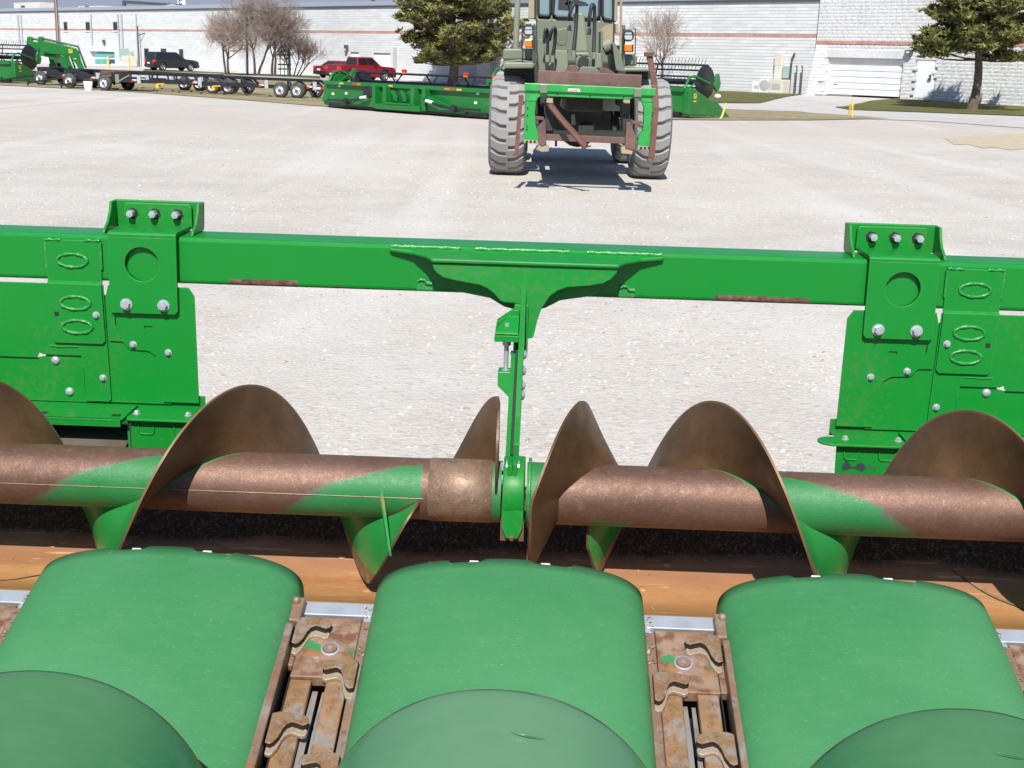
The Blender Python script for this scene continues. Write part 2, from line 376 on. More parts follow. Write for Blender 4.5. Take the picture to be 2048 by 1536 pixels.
# ---- bolted bracket, side plates and skirt on each side of the feeder opening (s = +1 right, -1 left)
for s in (1, -1):
    X = lambda x: s*x
    P = lambda pts: [(X(x), z) for x, z in pts]
    # bracket: front plate folded over the beam and up the back flange
    br = MB(); disc_recess(br, P([(.988,1.476),(.992,1.262),(1.000,1.253),(1.183,1.253),(1.191,1.262),(1.185,1.476)]), X(1.09), 1.398, .050, 3.424, 3.436)
    br.poly([(X(.988),3.424,1.476),(X(.988),3.424,1.484),(X(.988),3.428,1.489),(X(.988),3.440,1.492),(X(.988),3.578,1.492),(X(.988),3.578,1.479),(X(.988),3.436,1.479),(X(.988),3.436,1.476)], (X(.197),0,0))
    bro = part('beam_bracket', br, M_paint, head, .0035)
    bk = MB(); bk.lathe([(.0505,0),(.0505,-.003)], (X(1.09),3.4445,1.398), (0,1,0), 32, 0, False, True)
    part('hole_backing', bk, M_beam, bro)
    fl = MB(); fl.xz(P([(.985,1.485),(.985,1.548),(.992,1.556),(1.183,1.556),(1.190,1.548),(1.190,1.485)]), 3.580, 3.590)
    fl.xz(P([(.955,1.480),(.952,1.562),(1.222,1.562),(1.222,1.480)]), 3.594, 3.606)
    part('bolt_flange', fl, M_paint, bro, .003)
    for gx, sg in ((.958, -1), (1.218, 1)):
        g = MB(); xs = (X(gx-.004), X(gx+.004))
        g.poly([(xs[0],3.594,1.561),(xs[0],3.555,1.561),(xs[0],3.545,1.535),(xs[0],3.52,1.505),(xs[0],3.49,1.488),(xs[0],3.482,1.477),(xs[0],3.594,1.477)], (xs[1]-xs[0],0,0))
        part('gusset', g, M_paint, bro, .002)
    for bx in (1.027, 1.095, 1.162):
        pl = MB(); pl.lathe([(.0185,0),(.0185,-.001)], (X(bx), 3.5805, 1.5235), (0,1,0), 6, 0, False, True); part('bolt_hole', pl, M_bolthole, bro)
        bolt(B_nut, (X(bx+.003), 3.579, 1.5245), bro)
    for bx in (1.032, 1.141): bolt(B_big, (X(bx), 3.424, 1.279), bro)
    # plate next to the opening
    pa = MB(); pa.xz(P([(.963,1.331),(.946,1.306),(.945,.982),(1.052,.982),(1.056,1.075),(1.060,1.105),(1.070,1.124),(1.090,1.137),(1.144,1.140),(1.152,1.146),(1.160,1.157),(1.166,1.163),(1.205,1.164),(1.207,1.30),(1.199,1.331)]), 3.4405, 3.446)
    pao = part('side_plate', pa, M_paint, head, .0015)
    pb = MB(); pb.xz(P([(1.03,.975),(1.03,1.30),(1.262,1.30),(1.262,.975)]), 3.4465, 3.452)
    part('backing_plate', pb, M_paint, pao)
    for bx, bz in ((1.030,1.135),(1.133,1.156)): bolt(B_small, (X(bx), 3.4405, bz), pao)
    sl = MB()
    for (x0,x1,z0,z1) in ((1.074,1.098,1.2105,1.214),(1.096,1.0985,1.205,1.214),(1.180,1.184,1.213,1.236)): sl.box(X(x0),X(x1),3.4395,3.4402,z0,z1)
    part('stamped_slot', sl, M_bolthole, pao)
    # welded strap with oval slots, bent from the beam down onto the skirt
    st = MB(); st.xz(P([(1.216,1.334),(1.216,1.455),(1.222,1.460),(1.368,1.460),(1.376,1.455),(1.376,1.334)]), 3.4425, 3.4495)
    st.xz(P([(1.215,1.334),(1.213,1.164),(1.222,1.155),(1.362,1.155),(1.370,1.164),(1.376,1.334)]), 3.431, 3.437)
    st.poly([(X(1.2155),3.4425,1.338),(X(1.2155),3.431,1.330),(X(1.2155),3.437,1.326),(X(1.2155),3.4495,1.333)], (X(.1605),0,0))
    sto = part('welded_strap', st, M_paint, head, .002)
    for ox, oz, yy in ((1.299,1.400,3.442),(1.294,1.277,3.4305),(1.293,1.206,3.4305)):
        wl = MB(); ovalring(wl, X(ox), oz, .044, .0195, yy, .0048); part('weld_bead', wl, M_weld, sto)
        rec = MB(); rec.poly([(X(ox)+.041*cos(2*pi*i/20), yy-.0002, oz+.017*sin(2*pi*i/20)) for i in range(20)], (0,.0004,0)); part('oval_slot', rec, M_beam, sto)
    for (xa, xb, z) in ((1.216,1.263,1.459),(1.33,1.378,1.459)):
        wl = MB(); wl.tube([(X(xa+(xb-xa)*i/6), 3.444, z+.0012*sin(i*2)) for i in range(7)], [.0042+.001*sin(i*1.7) for i in range(7)], 6); part('weld_bead', wl, M_weld, sto)
    wl = MB(); wl.tube([(X(1.215), 3.445, 1.455-.013*i) for i in range(7)], .0035, 6); part('weld_bead', wl, M_weld, sto); wl = MB(); wl.tube([(X(1.377), 3.445, 1.455-.013*i) for i in range(7)], .0035, 6)
    part('weld_bead', wl, M_weld, sto)
    sq = MB(); sq.box(X(1.345),X(1.358),3.4300,3.4308,1.236,1.249); part('square_hole', sq, M_bolthole, sto)
    bolt(B_small, (X(1.2345), 3.431, 1.243), sto)
    # skirt sheets
    sk = MB(); sk.xz(P([(1.212,1.331),(1.209,.985),(1.216,.977),(1.286,.977),(1.290,1.116),(1.405,1.116),(1.415,1.122),(1.424,1.106),(2.4,1.106),(2.4,1.331)]), 3.4395, 3.4445)
    sko = part('skirt_sheet', sk, M_paint, head, .0015)
    lo = MB(); lo.xz(P([(1.264,.972),(1.264,1.135),(1.392,1.135),(1.400,1.110),(1.43,1.104),(1.43,1.135),(2.4,1.135),(2.4,.972)]), 3.4465, 3.450); part('lower_skirt', lo, M_paint, sko)
    lw = MB(); lw.tube([(X(1.287+.003*sin(i*3)), 3.4395, 1.085-.02*i) for i in range(5)], .003, 5); part('weld_bead', lw, M_paint, sko); lw = MB(); lw.tube([(X(1.30+.02*i), 3.439, 1.143+.0015*sin(i*2)) for i in range(5)], .0028, 5)
    part('weld_bead', lw, M_paint, sko)
    bolt(B_small, (X(1.229), 3.4395, 1.051), sko); bolt(B_dome, (X(1.371), 3.4465, 1.098), sko); bolt(B_dome, (X(1.335), 3.4465, 1.003), sko)
    q = MB(); q.box(X(.93), X(2.4), 3.4525, 3.458, .95, 1.0); part('backing_strip', q, M_paint, head); q = MB(); q.box(X(1.112), X(1.142), 3.30, 3.44, .953, .9605); part('joint_strip', q, M_hgd_, head)
    # horizontal flange under the sheets
    fg = MB(); r_ = .038
    pts = [(1.10,3.30)]+[(.910+.038*cos(a)*1.05, 3.338+.038*sin(a)) for a in [radians(270-18*i) for i in range(11)]]+[(.930,3.378),(.930,3.440),(1.122,3.440),(1.122,3.318),(1.115,3.302)]
    fg.poly([(X(x), y, .970) for x, y in pts], (0,0,-.007)); fgo = part('bolted_flange', fg, M_paint, head, .002)
    f2 = MB(); f2.poly([(X(x), y, .970) for x, y in ((1.131,3.446),(1.126,3.30),(1.134,3.288),(2.4,3.288),(2.4,3.446))], (0,0,-.006)); f2o = part('skirt_flange', f2, M_paint, head, .002)
    f3 = MB(); f3.box(X(1.131), X(2.4), 3.289, 3.295, .948, .970); part('flange_lip', f3, M_paint, f2o)
    sq = MB()
    for hx in (1.155, 1.37): sq.poly([(X(hx-.012),3.318,.9708),(X(hx-.012),3.338,.9708),(X(hx+.012),3.338,.9708),(X(hx+.012),3.318,.9708)], (0,0,.0004))
    part('square_hole', sq, M_bolthole, f2o)
    for bx, by in ((.952,3.352),(1.103,3.352)): bolt(B_small, (X(bx), by, .970), fgo, (0,0,1))
    # bracket and back sheet under the flange
    ub = MB(); ub.xz(P([(.922,.963),(.927,.80),(1.114,.80),(1.112,.963)]), 3.322, 3.329); ubo = part('end_bracket', ub, M_paint, head, .002)
    for (xa, xb) in ((.945,.985),(1.045,1.09)):
        q = MB(); q.tube([(X(xa),3.321,.955),(X(xa),3.321,.925),(X(xa+.006),3.321,.919),(X(xb-.006),3.321,.919),(X(xb),3.321,.925),(X(xb),3.321,.955)], .0025, 5); part('embossed_rib', q, M_paint, ubo)
    if s > 0:
        smd = MB(); smd.poly([(.945+.10*i/12, 3.3213, .905+.012*sin(i*1.3)*(1-i/14)) for i in range(13)]+[(1.04-.10*i/12, 3.3213, .889+.004*sin(i)) for i in range(13)], (0,.0004,0))
        part('scorched_patch', smd, simple('scorched_paint', (.03,.045,.05), .5, 0, [((.02,.19,.04), 30, .45, .6, .8)]), ubo)
    sd_ = MB(); sd_.poly([(X(1.1185),3.325,.962),(X(1.1185),3.44,.962),(X(1.1185),3.44,.80),(X(1.1185),3.325,.80)], (X(.005),0,0)); part('side_web', sd_, M_paint, head)
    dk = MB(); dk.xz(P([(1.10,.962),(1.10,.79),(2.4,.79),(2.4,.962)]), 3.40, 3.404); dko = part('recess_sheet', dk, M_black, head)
    for hx in (1.145, 1.28):
        q = MB(); q.box(X(hx), X(hx+.022), 3.398, 3.3995, .925, .945); part('square_nut', q, M_greasecap, dko)
    bs = MB(); bs.poly([(X(1.126),3.395,.905),(X(2.4),3.395,.905),(X(2.4),3.22,.862),(X(1.126),3.22,.862)], (0,0,-.004)); part('back_sheet', bs, M_brownsheet, head)

# ---- centre hanger on the beam
mb = MB()
top = [(-.375,1.458),(-.31,1.452),(-.262,1.446)]
outl = [(-.246,1.440),(-.242,1.425),(-.233,1.413),(-.214,1.401),(-.185,1.394),(-.112,1.383),(-.090,1.375),(-.070,1.361),(-.052,1.342),(-.041,1.337),(.010,1.334),
        (.011,1.243),(.016,1.237),(.038,1.237),(.046,1.243),(.056,1.290),(.066,1.322),(.088,1.358),(.110,1.374),(.135,1.384),(.200,1.391),(.237,1.399),(.258,1.411),(.274,1.430),(.277,1.444)]
bm = MB()
def yy(z): return 3.352+.012*(z-1.34)/.1
n = len(outl); fr = [(x, yy(z), z) for x, z in outl]
bm.poly(fr, (0,.010,0))
hp = part('hanger_plate', bm, M_paint, head, .003)
tp = MB(); tp.poly([(-.246,3.355,1.442),(-.27,3.395,1.447),(-.31,3.425,1.451),(-.375,3.436,1.456),(-.378,3.452,1.458),(.410,3.452,1.458),(.408,3.436,1.456),(.345,3.425,1.451),(.302,3.395,1.447),(.277,3.355,1.442)], (0,0,.012))
tpo = part('hanger_top', tp, M_paint, hp, .004)
for xa, xb in ((-.372,-.17),(-.13,.14),(.19,.405)):
    wb = MB(); wb.tube([(xa+(xb-xa)*i/14, 3.447, 1.471+.0012*sin(i*2.3)) for i in range(15)], [.007+.0012*sin(i*1.9) for i in range(15)], 7); part('weld_bead', wb, M_weld, hp)
for sx in (-1, 1):   # boxed gussets under the plate, back against the beam
    g = MB(); x0 = .018
    o_ = [(.0,1.30),(.06,1.315),(.10,1.338),(.18,1.352),(.20,1.36),(.23,1.40),(.25,1.44),(.0,1.44)]
    g.xz([(x0+sx*x, z) for x, z in o_], 3.40, 3.449)
    part('hanger_gusset', g, M_paint, hp, .003)
    q = MB(); cx = x0+sx*.292; q.box(cx-.024, cx+.024, 3.4445, 3.451, 1.345, 1.372); part('tack_tab', q, M_weld, hp, .004)
    q = MB(); q.tube([(cx-.02,3.444,1.372),(cx-.012,3.443,1.378),(cx,3.443,1.377),(cx+.006,3.444,1.366),(cx+.022,3.444,1.366)], .005, 6); part('weld_bead', q, M_weld, hp)
# hanger arm: two straps, lugs, adjuster, collar
ax, az, R_t, R_f = 2.9, .937, .078, .25
mb = MB(); mb.poly([(.008,3.40,1.335),(.008,3.33,1.30),(.008,3.21,1.20),(.008,3.06,1.07),(.008,2.95,1.005),(.008,2.91,1.02),(.008,2.91,1.06),(.008,2.99,1.11),(.008,3.14,1.25),(.008,3.27,1.345),(.008,3.40,1.40)], (.014,0,0))
arm = part('hanger_arm', mb, M_paint, head, .002)
mb = MB(); mb.poly([(-.012,3.19,1.175),(-.012,3.06,1.06),(-.012,2.95,.975),(-.012,2.86,.96),(-.012,2.85,.99),(-.012,2.93,1.04),(-.012,3.07,1.145),(-.012,3.19,1.23)], (.012,0,0)); part('inner_strap', mb, M_paint, arm, .002)
mb = MB(); mb.poly([(.0005,3.38,1.33),(.0005,3.06,1.065),(.0005,2.93,.985),(.0005,2.92,1.03),(.0005,3.05,1.135),(.0005,3.25,1.30)], (.007,0,0)); part('strap_gap_shade', mb, M_black, arm)  # black filler paints the shade between the two straps
mb = MB(); mb.box(-.010, .030, 3.33, 3.40, 1.185, 1.335); part('rear_strap', mb, M_paint, arm, .002)
mb = MB(); mb.poly([(-.056,3.16,1.288),(-.054,3.24,1.305),(.006,3.26,1.345),(.006,3.16,1.288)], (0,.006,.006)); mb.box(-.057,.008,3.155,3.225,1.268,1.285); mb.poly([(-.054,3.222,1.285),(.006,3.222,1.285),(.006,3.222,1.342),(-.01,3.222,1.342),(-.054,3.222,1.308)], (0,.006,0))
part('adjuster_lug', mb, M_paint, arm, .0025)
mb = MB(); mb.tube([(-.025,3.19,1.312),(-.025,3.19,1.17)], .0065, 10); mb.lathe([(.0125,0),(.0125,.014)], (-.025,3.19,1.252), (0,0,1), 6, 0, False, True); mb.lathe([(.014,0),(.014,.005)], (-.025,3.19,1.263), (0,0,1), 14, 0, False, True); mb.lathe([(.012,0),(.012,.012)], (-.025,3.17,1.176), (0,0,1), 6, 0, False, True)
part('adjuster_bolt', mb, M_bolt, arm)
mb = MB(); mb.poly([(-.045,3.20,1.187),(.006,3.20,1.187),(.006,3.15,1.187),(-.045,3.15,1.187)], (0,0,-.006)); mb.poly([(-.045,3.15,1.187),(.006,3.15,1.187),(.006,3.13,1.115),(-.006,3.13,1.115),(-.045,3.14,1.150)], (0,.006,0)); part('lower_lug', mb, M_paint, arm, .0025)
for q in ((3.24,1.222),(3.20,1.187),(3.145,1.16),(3.12,1.14)): bolt(B_dome, (.022, q[0]-.03, q[1]), arm, (1,0,0))
bolt(B_small, (-.002, 3.17, 1.187), arm, (-1,0,0)); bolt(B_small, (-.004, 3.22, 1.222), arm, (-1,0,0))
mb = MB(); mb.box(-.004, .008, 2.835, 2.90, .945, 1.03); mb.box(.009, .021, 2.835, 2.90, .945, 1.035); part('clamp_ear', mb, M_paint, arm, .002)
for by, bz in ((2.873,1.012),(2.855,.985)):
    bolt(B_big, (-.005,by,bz), arm, (-1,0,0)); bolt(B_big, (.022,by,bz), arm, (1,0,0))
# bearing collar round the tube with a flat shoe in front
mb = MB(); mb.lathe([(R_t-.004,-.027),(R_t+.014,-.027),(R_t+.014,.027),(R_t-.004,.027)], (.0125, ax, az), (1,0,0), 40, 0, True)
col_ = part('bearing_collar', mb, M_paint, arm, .003)
mb = MB(); mb.poly([(-.015,2.815,.95),(.040,2.815,.95),(.040,2.805,.90),(.038,2.800,.878),(.028,2.800,.849),(-.003,2.800,.849),(-.012,2.800,.878),(-.015,2.805,.90)], (0,.03,0)); part('collar_shoe', mb, M_paint, col_, .004)
mb = MB(); mb.box(-.0165,.042,2.812,2.838,.840,.89); part('shoe_liner', mb, M_rustdk, col_)
mb = MB(); mb.lathe([(.007,0),(.007,.012),(.004,.014),(.004,.02)], (.0125,2.802,.856), (0,-1,0), 8, 0, False, True); part('grease_fitting', mb, M_rustdk, col_)
ws = MB(); ws.lathe([(R_t,-.004),(R_t+.011,-.004),(R_t+.011,.004),(R_t,.004)], (.052, ax, az), (1,0,0), 40); part('thrust_washer', ws, M_weld, arm)

# ---- augers
def fl_pt(x, r, th): return (x, ax-r*sin(th), az+r*cos(th))
PITCH = .64
hx_l = lambda th: -.693-(PITCH if th < 0 else .735)*th/(2*pi)
hx_r = lambda th: .535+PITCH*th/(2*pi)
def make_tube(name, x0, x1, paintf, parent):
    nx = int((x1-x0)/.012); nt_ = 72; mb = MB(); vs = []; pv = []
    for i in range(nx+1):
        x = x0+(x1-x0)*i/nx
        for j in range(nt_):
            th = 2*pi*j/nt_; vs.append(fl_pt(x, R_t, th)); pv.append(paintf(x, th))
    fs = [(i*nt_+j, i*nt_+(j+1) % nt_, (i+1)*nt_+(j+1) % nt_, (i+1)*nt_+j) for i in range(nx) for j in range(nt_)]
    mb.add(vs, fs, 0, True); o = part(name, mb, M_tube, parent)
    a = o.data.attributes.new('paint', 'FLOAT', 'POINT'); a.data.foreach_set('value', pv); return o
def trail(hx, sgn, x, th, lim=None):
    """distance behind the flight on its outward (green) side, wrapped to one pitch"""
    if hx is hx_l and x < hx(th): 
        d = (hx(th)-x) % .735; return d if d < .6 else PITCH-(.735-d)
    d = (hx(th)-x)*sgn; return d % PITCH
def paint_l(x, th):
    if x > -.215: return max(0, 1-abs(x+.03)/.035)*.8
    wd = (.17+.08*ss((th-.45)/.8))*ss((th-.1)/.4) if th < pi else .25*(1-ss((th-pi)/1.3))
    d = trail(hx_l, 1, x, th)
    return min(1.2, .5+(wd-d)*7) if d < PITCH*.85 else max(0, 1.2-(PITCH-d)*60)
def paint_r(x, th):
    if x < .08: return .75
    if x < .2: return max(0, .8-(x-.08)*9) if (th > 5 or th < 2) else .3
    wd = (.17+.07*ss((th-.45)/.8))*ss((th-.1)/.4) if th < pi else .24*(1-ss((th-pi)/1.3))
    d = trail(hx_r, -1, x, th)
    if x < .40: return .6 if (abs(x-.26) < .055 and 2.1 < th < 3.6) else 0.0
    return min(1.2, .5+(wd-d)*7) if d < PITCH*.85 else max(0, 1.2-(PITCH-d)*60)
augl = thing_part = bpy.data.objects.new('auger', None); COL.objects.link(augl); augl.parent = head; augl.location = Vector((-.75, ax, az))-PV
augr = bpy.data.objects.new('auger', None); COL.objects.link(augr); augr.parent = head; augr.location = Vector((.75, ax, az))-PV
def flight(parent, xf, th0, th1, rf=lambda th: R_f, back=True, sgn=1, thick=.006, n=None, green=True, lean=0):
    """helical strip: worn steel on the pushing face, green paint on the other"""
    n = n or max(8, int(abs(th1-th0)/radians(4))); nr = 9; vs = []; rim = []; fs = []; mi = []
    for side in (0, 1):
        for i in range(n+1):
            th = th0+(th1-th0)*i/n; R = rf(th)
            for k in range(nr):
                r = (R_t-.006)+(R-R_t+.006)*k/(nr-1)
                vs.append(fl_pt(xf(th)+(side-.5)*thick*sgn+lean*(R_f-r)/(R_f-R_t), r, th)); rim.append(r/R_f)
    w_ = (n+1)*nr
    for i in range(n):
        for k in range(nr-1):
            a = i*nr+k; b = a+1; c = a+nr+1; d = a+nr
            fs.append((a, b, c, d)); mi.append(0); fs.append((w_+d, w_+c, w_+b, w_+a)); mi.append(1)
        a = i*nr+nr-1; fs.append((a, a+w_, a+nr+w_, a+nr)); mi.append(0)
    for i in (0, n):
        for k in range(nr-1):
            a = i*nr+k; fs.append((a, a+1, a+1+w_, a+w_)); mi.append(0)
    me = bpy.data.meshes.new('flighting'); org = PV+parent.location
    me.from_pydata([(v[0]-org.x, v[1]-org.y, v[2]-org.z) for v in vs], [], fs)
    me.materials.append(M_flight); me.materials.append(M_flightb if green else M_flight)
    me.polygons.foreach_set('material_index', mi); me.polygons.foreach_set('use_smooth', [True]*len(fs))
    a_ = me.attributes.new('rim', 'FLOAT', 'POINT'); a_.data.foreach_set('value', rim)
    bm = bmesh.new(); bm.from_mesh(me); bmesh.ops.recalc_face_normals(bm, faces=bm.faces); bm.to_mesh(me); bm.free()
    o = link('flighting', me, parent)
    o.modifiers.new('split', 'EDGE_SPLIT').split_angle = radians(40)
    return o
ORG.append(PV+augl.location)
make_tube('auger_tube', -2.6, -.018, paint_l, augl)
mb = MB(); mb.tube([(-.19,ax-.086*cos(.15),az+.086*sin(.15))]+[(-.19-.0,ax,az)], .001, 3)
cl_ = MB(); cl_.lathe([(R_t+.0005,0),(R_t+.0022,.001),(R_t+.0022,.158),(R_t+.0005,.159)], (-.20,ax,az), (1,0,0), 60)
part('tube_sleeve', cl_, rust_mat('bare_bright_tube_end', (.19,.112,.072), (.29,.19,.12), (.10,.06,.038), .5, .3, 1.6, .5, .4), augl)
seam = MB(); seam.tube([(x, ax-(R_t+.0002)*sin(1.55), az+(R_t+.0002)*cos(1.55)) for x in (-2.6, -1.4, -.9, -.21)], .0013, 6)
part('tube_seam', seam, rust_mat('seam_weld', (.26,.17,.12), (.40,.30,.20), (.13,.08,.05), .4, .4, 3), augl)
taper = lambda th: R_f if th > radians(-190) else R_t+.004+(R_f-R_t)*max(0, (th-radians(-266))/radians(76))**.8
flight(augl, hx_l, radians(1050), radians(-265), taper, sgn=-1)
g = MB()   # gusset standing on the kicker
g.poly([(-.322,2.823,.962),(-.314,2.812,.955),(-.283,2.722,.838),(-.281,2.722,.825),(-.300,2.775,.865)], (.005,.003,0))
part('kicker_gusset', g, M_flightb if False else simple('painted_gusset_with_rust_edge', (.03,.26,.06), .35, 0, [((.30,.2,.08), 25, .52, .6, .8)]), augl)
# short right-hand piece that ends square beside the hanger
xf3 = lambda th: -.030+min(0, th)*.155/(pi/2)
flight(augl, xf3, radians(-105), radians(75), lambda th: R_t+(R_f-R_t)*(1-min(1, -th/radians(88))**1.35) if th < 0 else R_f-(R_f-R_t-.002)*min(1, th/radians(72))**.8, sgn=1, green=False, n=30)
ORG.pop(); ORG.append(PV+augr.location)
make_tube('auger_tube', .045, 2.6, paint_r, augr)
hx5 = lambda th: .158-.124*min(th, radians(76))/radians(90) if th > 0 else .158-.050*th/radians(50)
flight(augr, hx5, radians(-62), radians(126), lambda th: R_f-.012 if th > radians(-38) else R_t+.003+(R_f-.015-R_t)*max(0, (th+radians(62))/radians(24)), sgn=-1, n=40, green=False, lean=.070)
flight(augr, hx_r, radians(-186), radians(980), lambda th: R_f if th > radians(-168) else R_t+.01+(R_f-R_t-.01)*max(.3, (th+radians(192))/radians(24)), sgn=1)
ORG.pop()

# ---- trough under the augers
TP = [(2.462,.770),(2.466,.800),(2.472,.814),(2.50,.806),(2.56,.772),(2.64,.730),(2.72,.696),(2.80,.672),(2.86,.660),(2.92,.656),(2.97,.661),(2.995,.668),(3.02,.681),(3.05,.698),(3.09,.726),(3.13,.762),(3.165,.800),(3.20,.845)]
def tz(y):
    for (y0, z0), (y1, z1) in zip(TP[2:], TP[3:]):
        if y0 <= y <= y1: return z0+(z1-z0)*(y-y0)/(y1-y0)
    return .66
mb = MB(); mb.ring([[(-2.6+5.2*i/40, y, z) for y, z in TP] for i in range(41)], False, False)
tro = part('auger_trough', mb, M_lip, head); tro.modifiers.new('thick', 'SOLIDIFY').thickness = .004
def seam_line(pts):
    m_ = MB(); P_ = [Vector((x, y, tz(y)+.0015)) for x, y in pts]; Q_ = [p+Vector((.004,0,0)) for p in P_]
    m_.add(P_+Q_, [(i, i+1, len(P_)+i+1, len(P_)+i) for i in range(len(P_)-1)]); part('sheet_seam', m_, M_black, tro)
    m_ = MB(); m_.add([p+Vector((.004,0,0)) for p in P_]+[p+Vector((.013,0,.0015)) for p in P_], [(i, i+1, len(P_)+i+1, len(P_)+i) for i in range(len(P_)-1)]); part('sheet_edge', m_, M_rail, tro)
seam_line([(-1.36+.36*i/16, 2.80+.26*i/16) for i in range(17)]); seam_line([(1.52-.33*i/16, 2.76+.30*i/16) for i in range(17)])
for px, py in ((-.45,3.03),(-.19,3.035),(.30,2.93),(.36,2.955),(.345,2.87),(1.07,3.00),(-1.04,3.0),(-1.24,3.03),(.43,3.045),(.92,3.03),(-.62,2.9),(-.36,2.88)):
    q = MB(); q.lathe([(.0001,.004),(.009,.0035),(.012,.001),(.0135,-.001)], (px, py, tz(py)), (0,0 if py < 2.98 else -.4,1), 14); part('rivet_head', q, M_lip, tro)

for sx in (-1.9, 1.9):
    q = MB(); q.box(sx-.05, sx+.05, 2.95, 3.05, .04, .66); q.box(sx-.15, sx+.15, 2.85, 3.15, 0, .04); part('parking_stand', q, M_paint, head, .004)
q = MB(); q.box(-2.6, 2.6, 3.02, 3.14, .50, .62); part('lower_frame_tube', q, M_paint, head, .01)
rq = random.Random(9); q = MB()
for i in range(150):
    x = rq.uniform(-1.5, 1.5); y = rq.choice((rq.uniform(2.5,3.08), rq.uniform(2.95,3.09))); z = tz(y)+.002; a = rq.uniform(0, 6.3); l_ = rq.uniform(.003,.012); u_ = Vector((cos(a)*l_, sin(a)*l_, rq.uniform(0,.003))); v_ = Vector((-sin(a), cos(a), 0))*rq.uniform(.0008,.002); c = Vector((x, y, z)); q.add([c-u_, c+v_, c+u_, c-v_], [(0,1,2,3)])
part('crop_residue', q, simple('dry_stalk_bits', (.46,.36,.22), .85), tro, stuff=True)
# ---- row units (deck between the hoods), hoods and snouts
SL = .32
def dz(y): return .824+SL*(y-2.47)
def dp(gx, a, y, h): return (gx+a, y-h*.30, dz(y)+h*.95)          # point on the sloping deck: across a, along y, height h
def dbox(m_, gx, a0, a1, y0, y1, h0, h1): 
    return m_.add([dp(gx, a, y, h) for h in (h0, h1) for y in (y0, y1) for a in (a0, a1)], [(0,2,3,1),(4,5,7,6),(0,1,5,4),(2,6,7,3),(0,4,6,2),(1,3,7,5)])
def finger(gx, y, side, parent):
    """gathering-chain lug: a bent steel hook; side = -1 springs from the left chain"""
    o_ = [(-.052,.030),(-.030,.034),(-.012,.030),(.006,.012),(.020,.002),(.030,-.012),(.031,-.024),(.024,-.031),(.010,-.030),(-.008,-.030),(-.022,-.036),(-.033,-.050),(-.040,-.072),(-.052,-.080)]
    # outline: x across (towards the slot), y along deck (uphill positive)
    hook = [(-.060,.012),(-.045,.018),(-.028,.017),(-.010,.014),(.006,.012),(.018,.007),(.024,-.002),(.022,-.014),(.013,-.019),(.000,-.014),(-.012,-.010),(-.022,-.016),(-.029,-.030),(-.034,-.052),(-.042,-.068),(-.050,-.074),(-.060,-.070)]
    n_ = len(hook)
    def slab(m_, sh, dy, h0, h1, mi, k=1.0):
        sh = [(-.06+(a+.06)*.90, t*.84) for a, t in sh]
        b = [dp(gx, -side*(-.06+(a+.06)*k), y+t+dy, h0) for a, t in sh]; t_ = [dp(gx, -side*(-.06+(a+.06)*k), y+t+dy, h1) for a, t in sh]
        m_.add(b+t_, [tuple(range(n_))[::-1], tuple(range(n_, 2*n_))]+[(i, (i+1) % n_, n_+(i+1) % n_, n_+i) for i in range(n_)], mi)
    m_ = MB(); slab(m_, hook, 0, .024, .0275, 0); o = part('chain_lug', m_, M_finger, parent, .0015, 2)
    m_ = MB(); slab(m_, hook, -.013, .001, .0105, 0, .97); part('lug_foot', m_, M_fingerw, o, .002, 2)
    m_ = MB(); slab(m_, [(a*.97-.002, t*.97+.001) for a, t in hook], 0, .004, .024, 0); part('lug_gap_shade', m_, M_black, o)  # black filler paints the shade between hook and foot
    return o
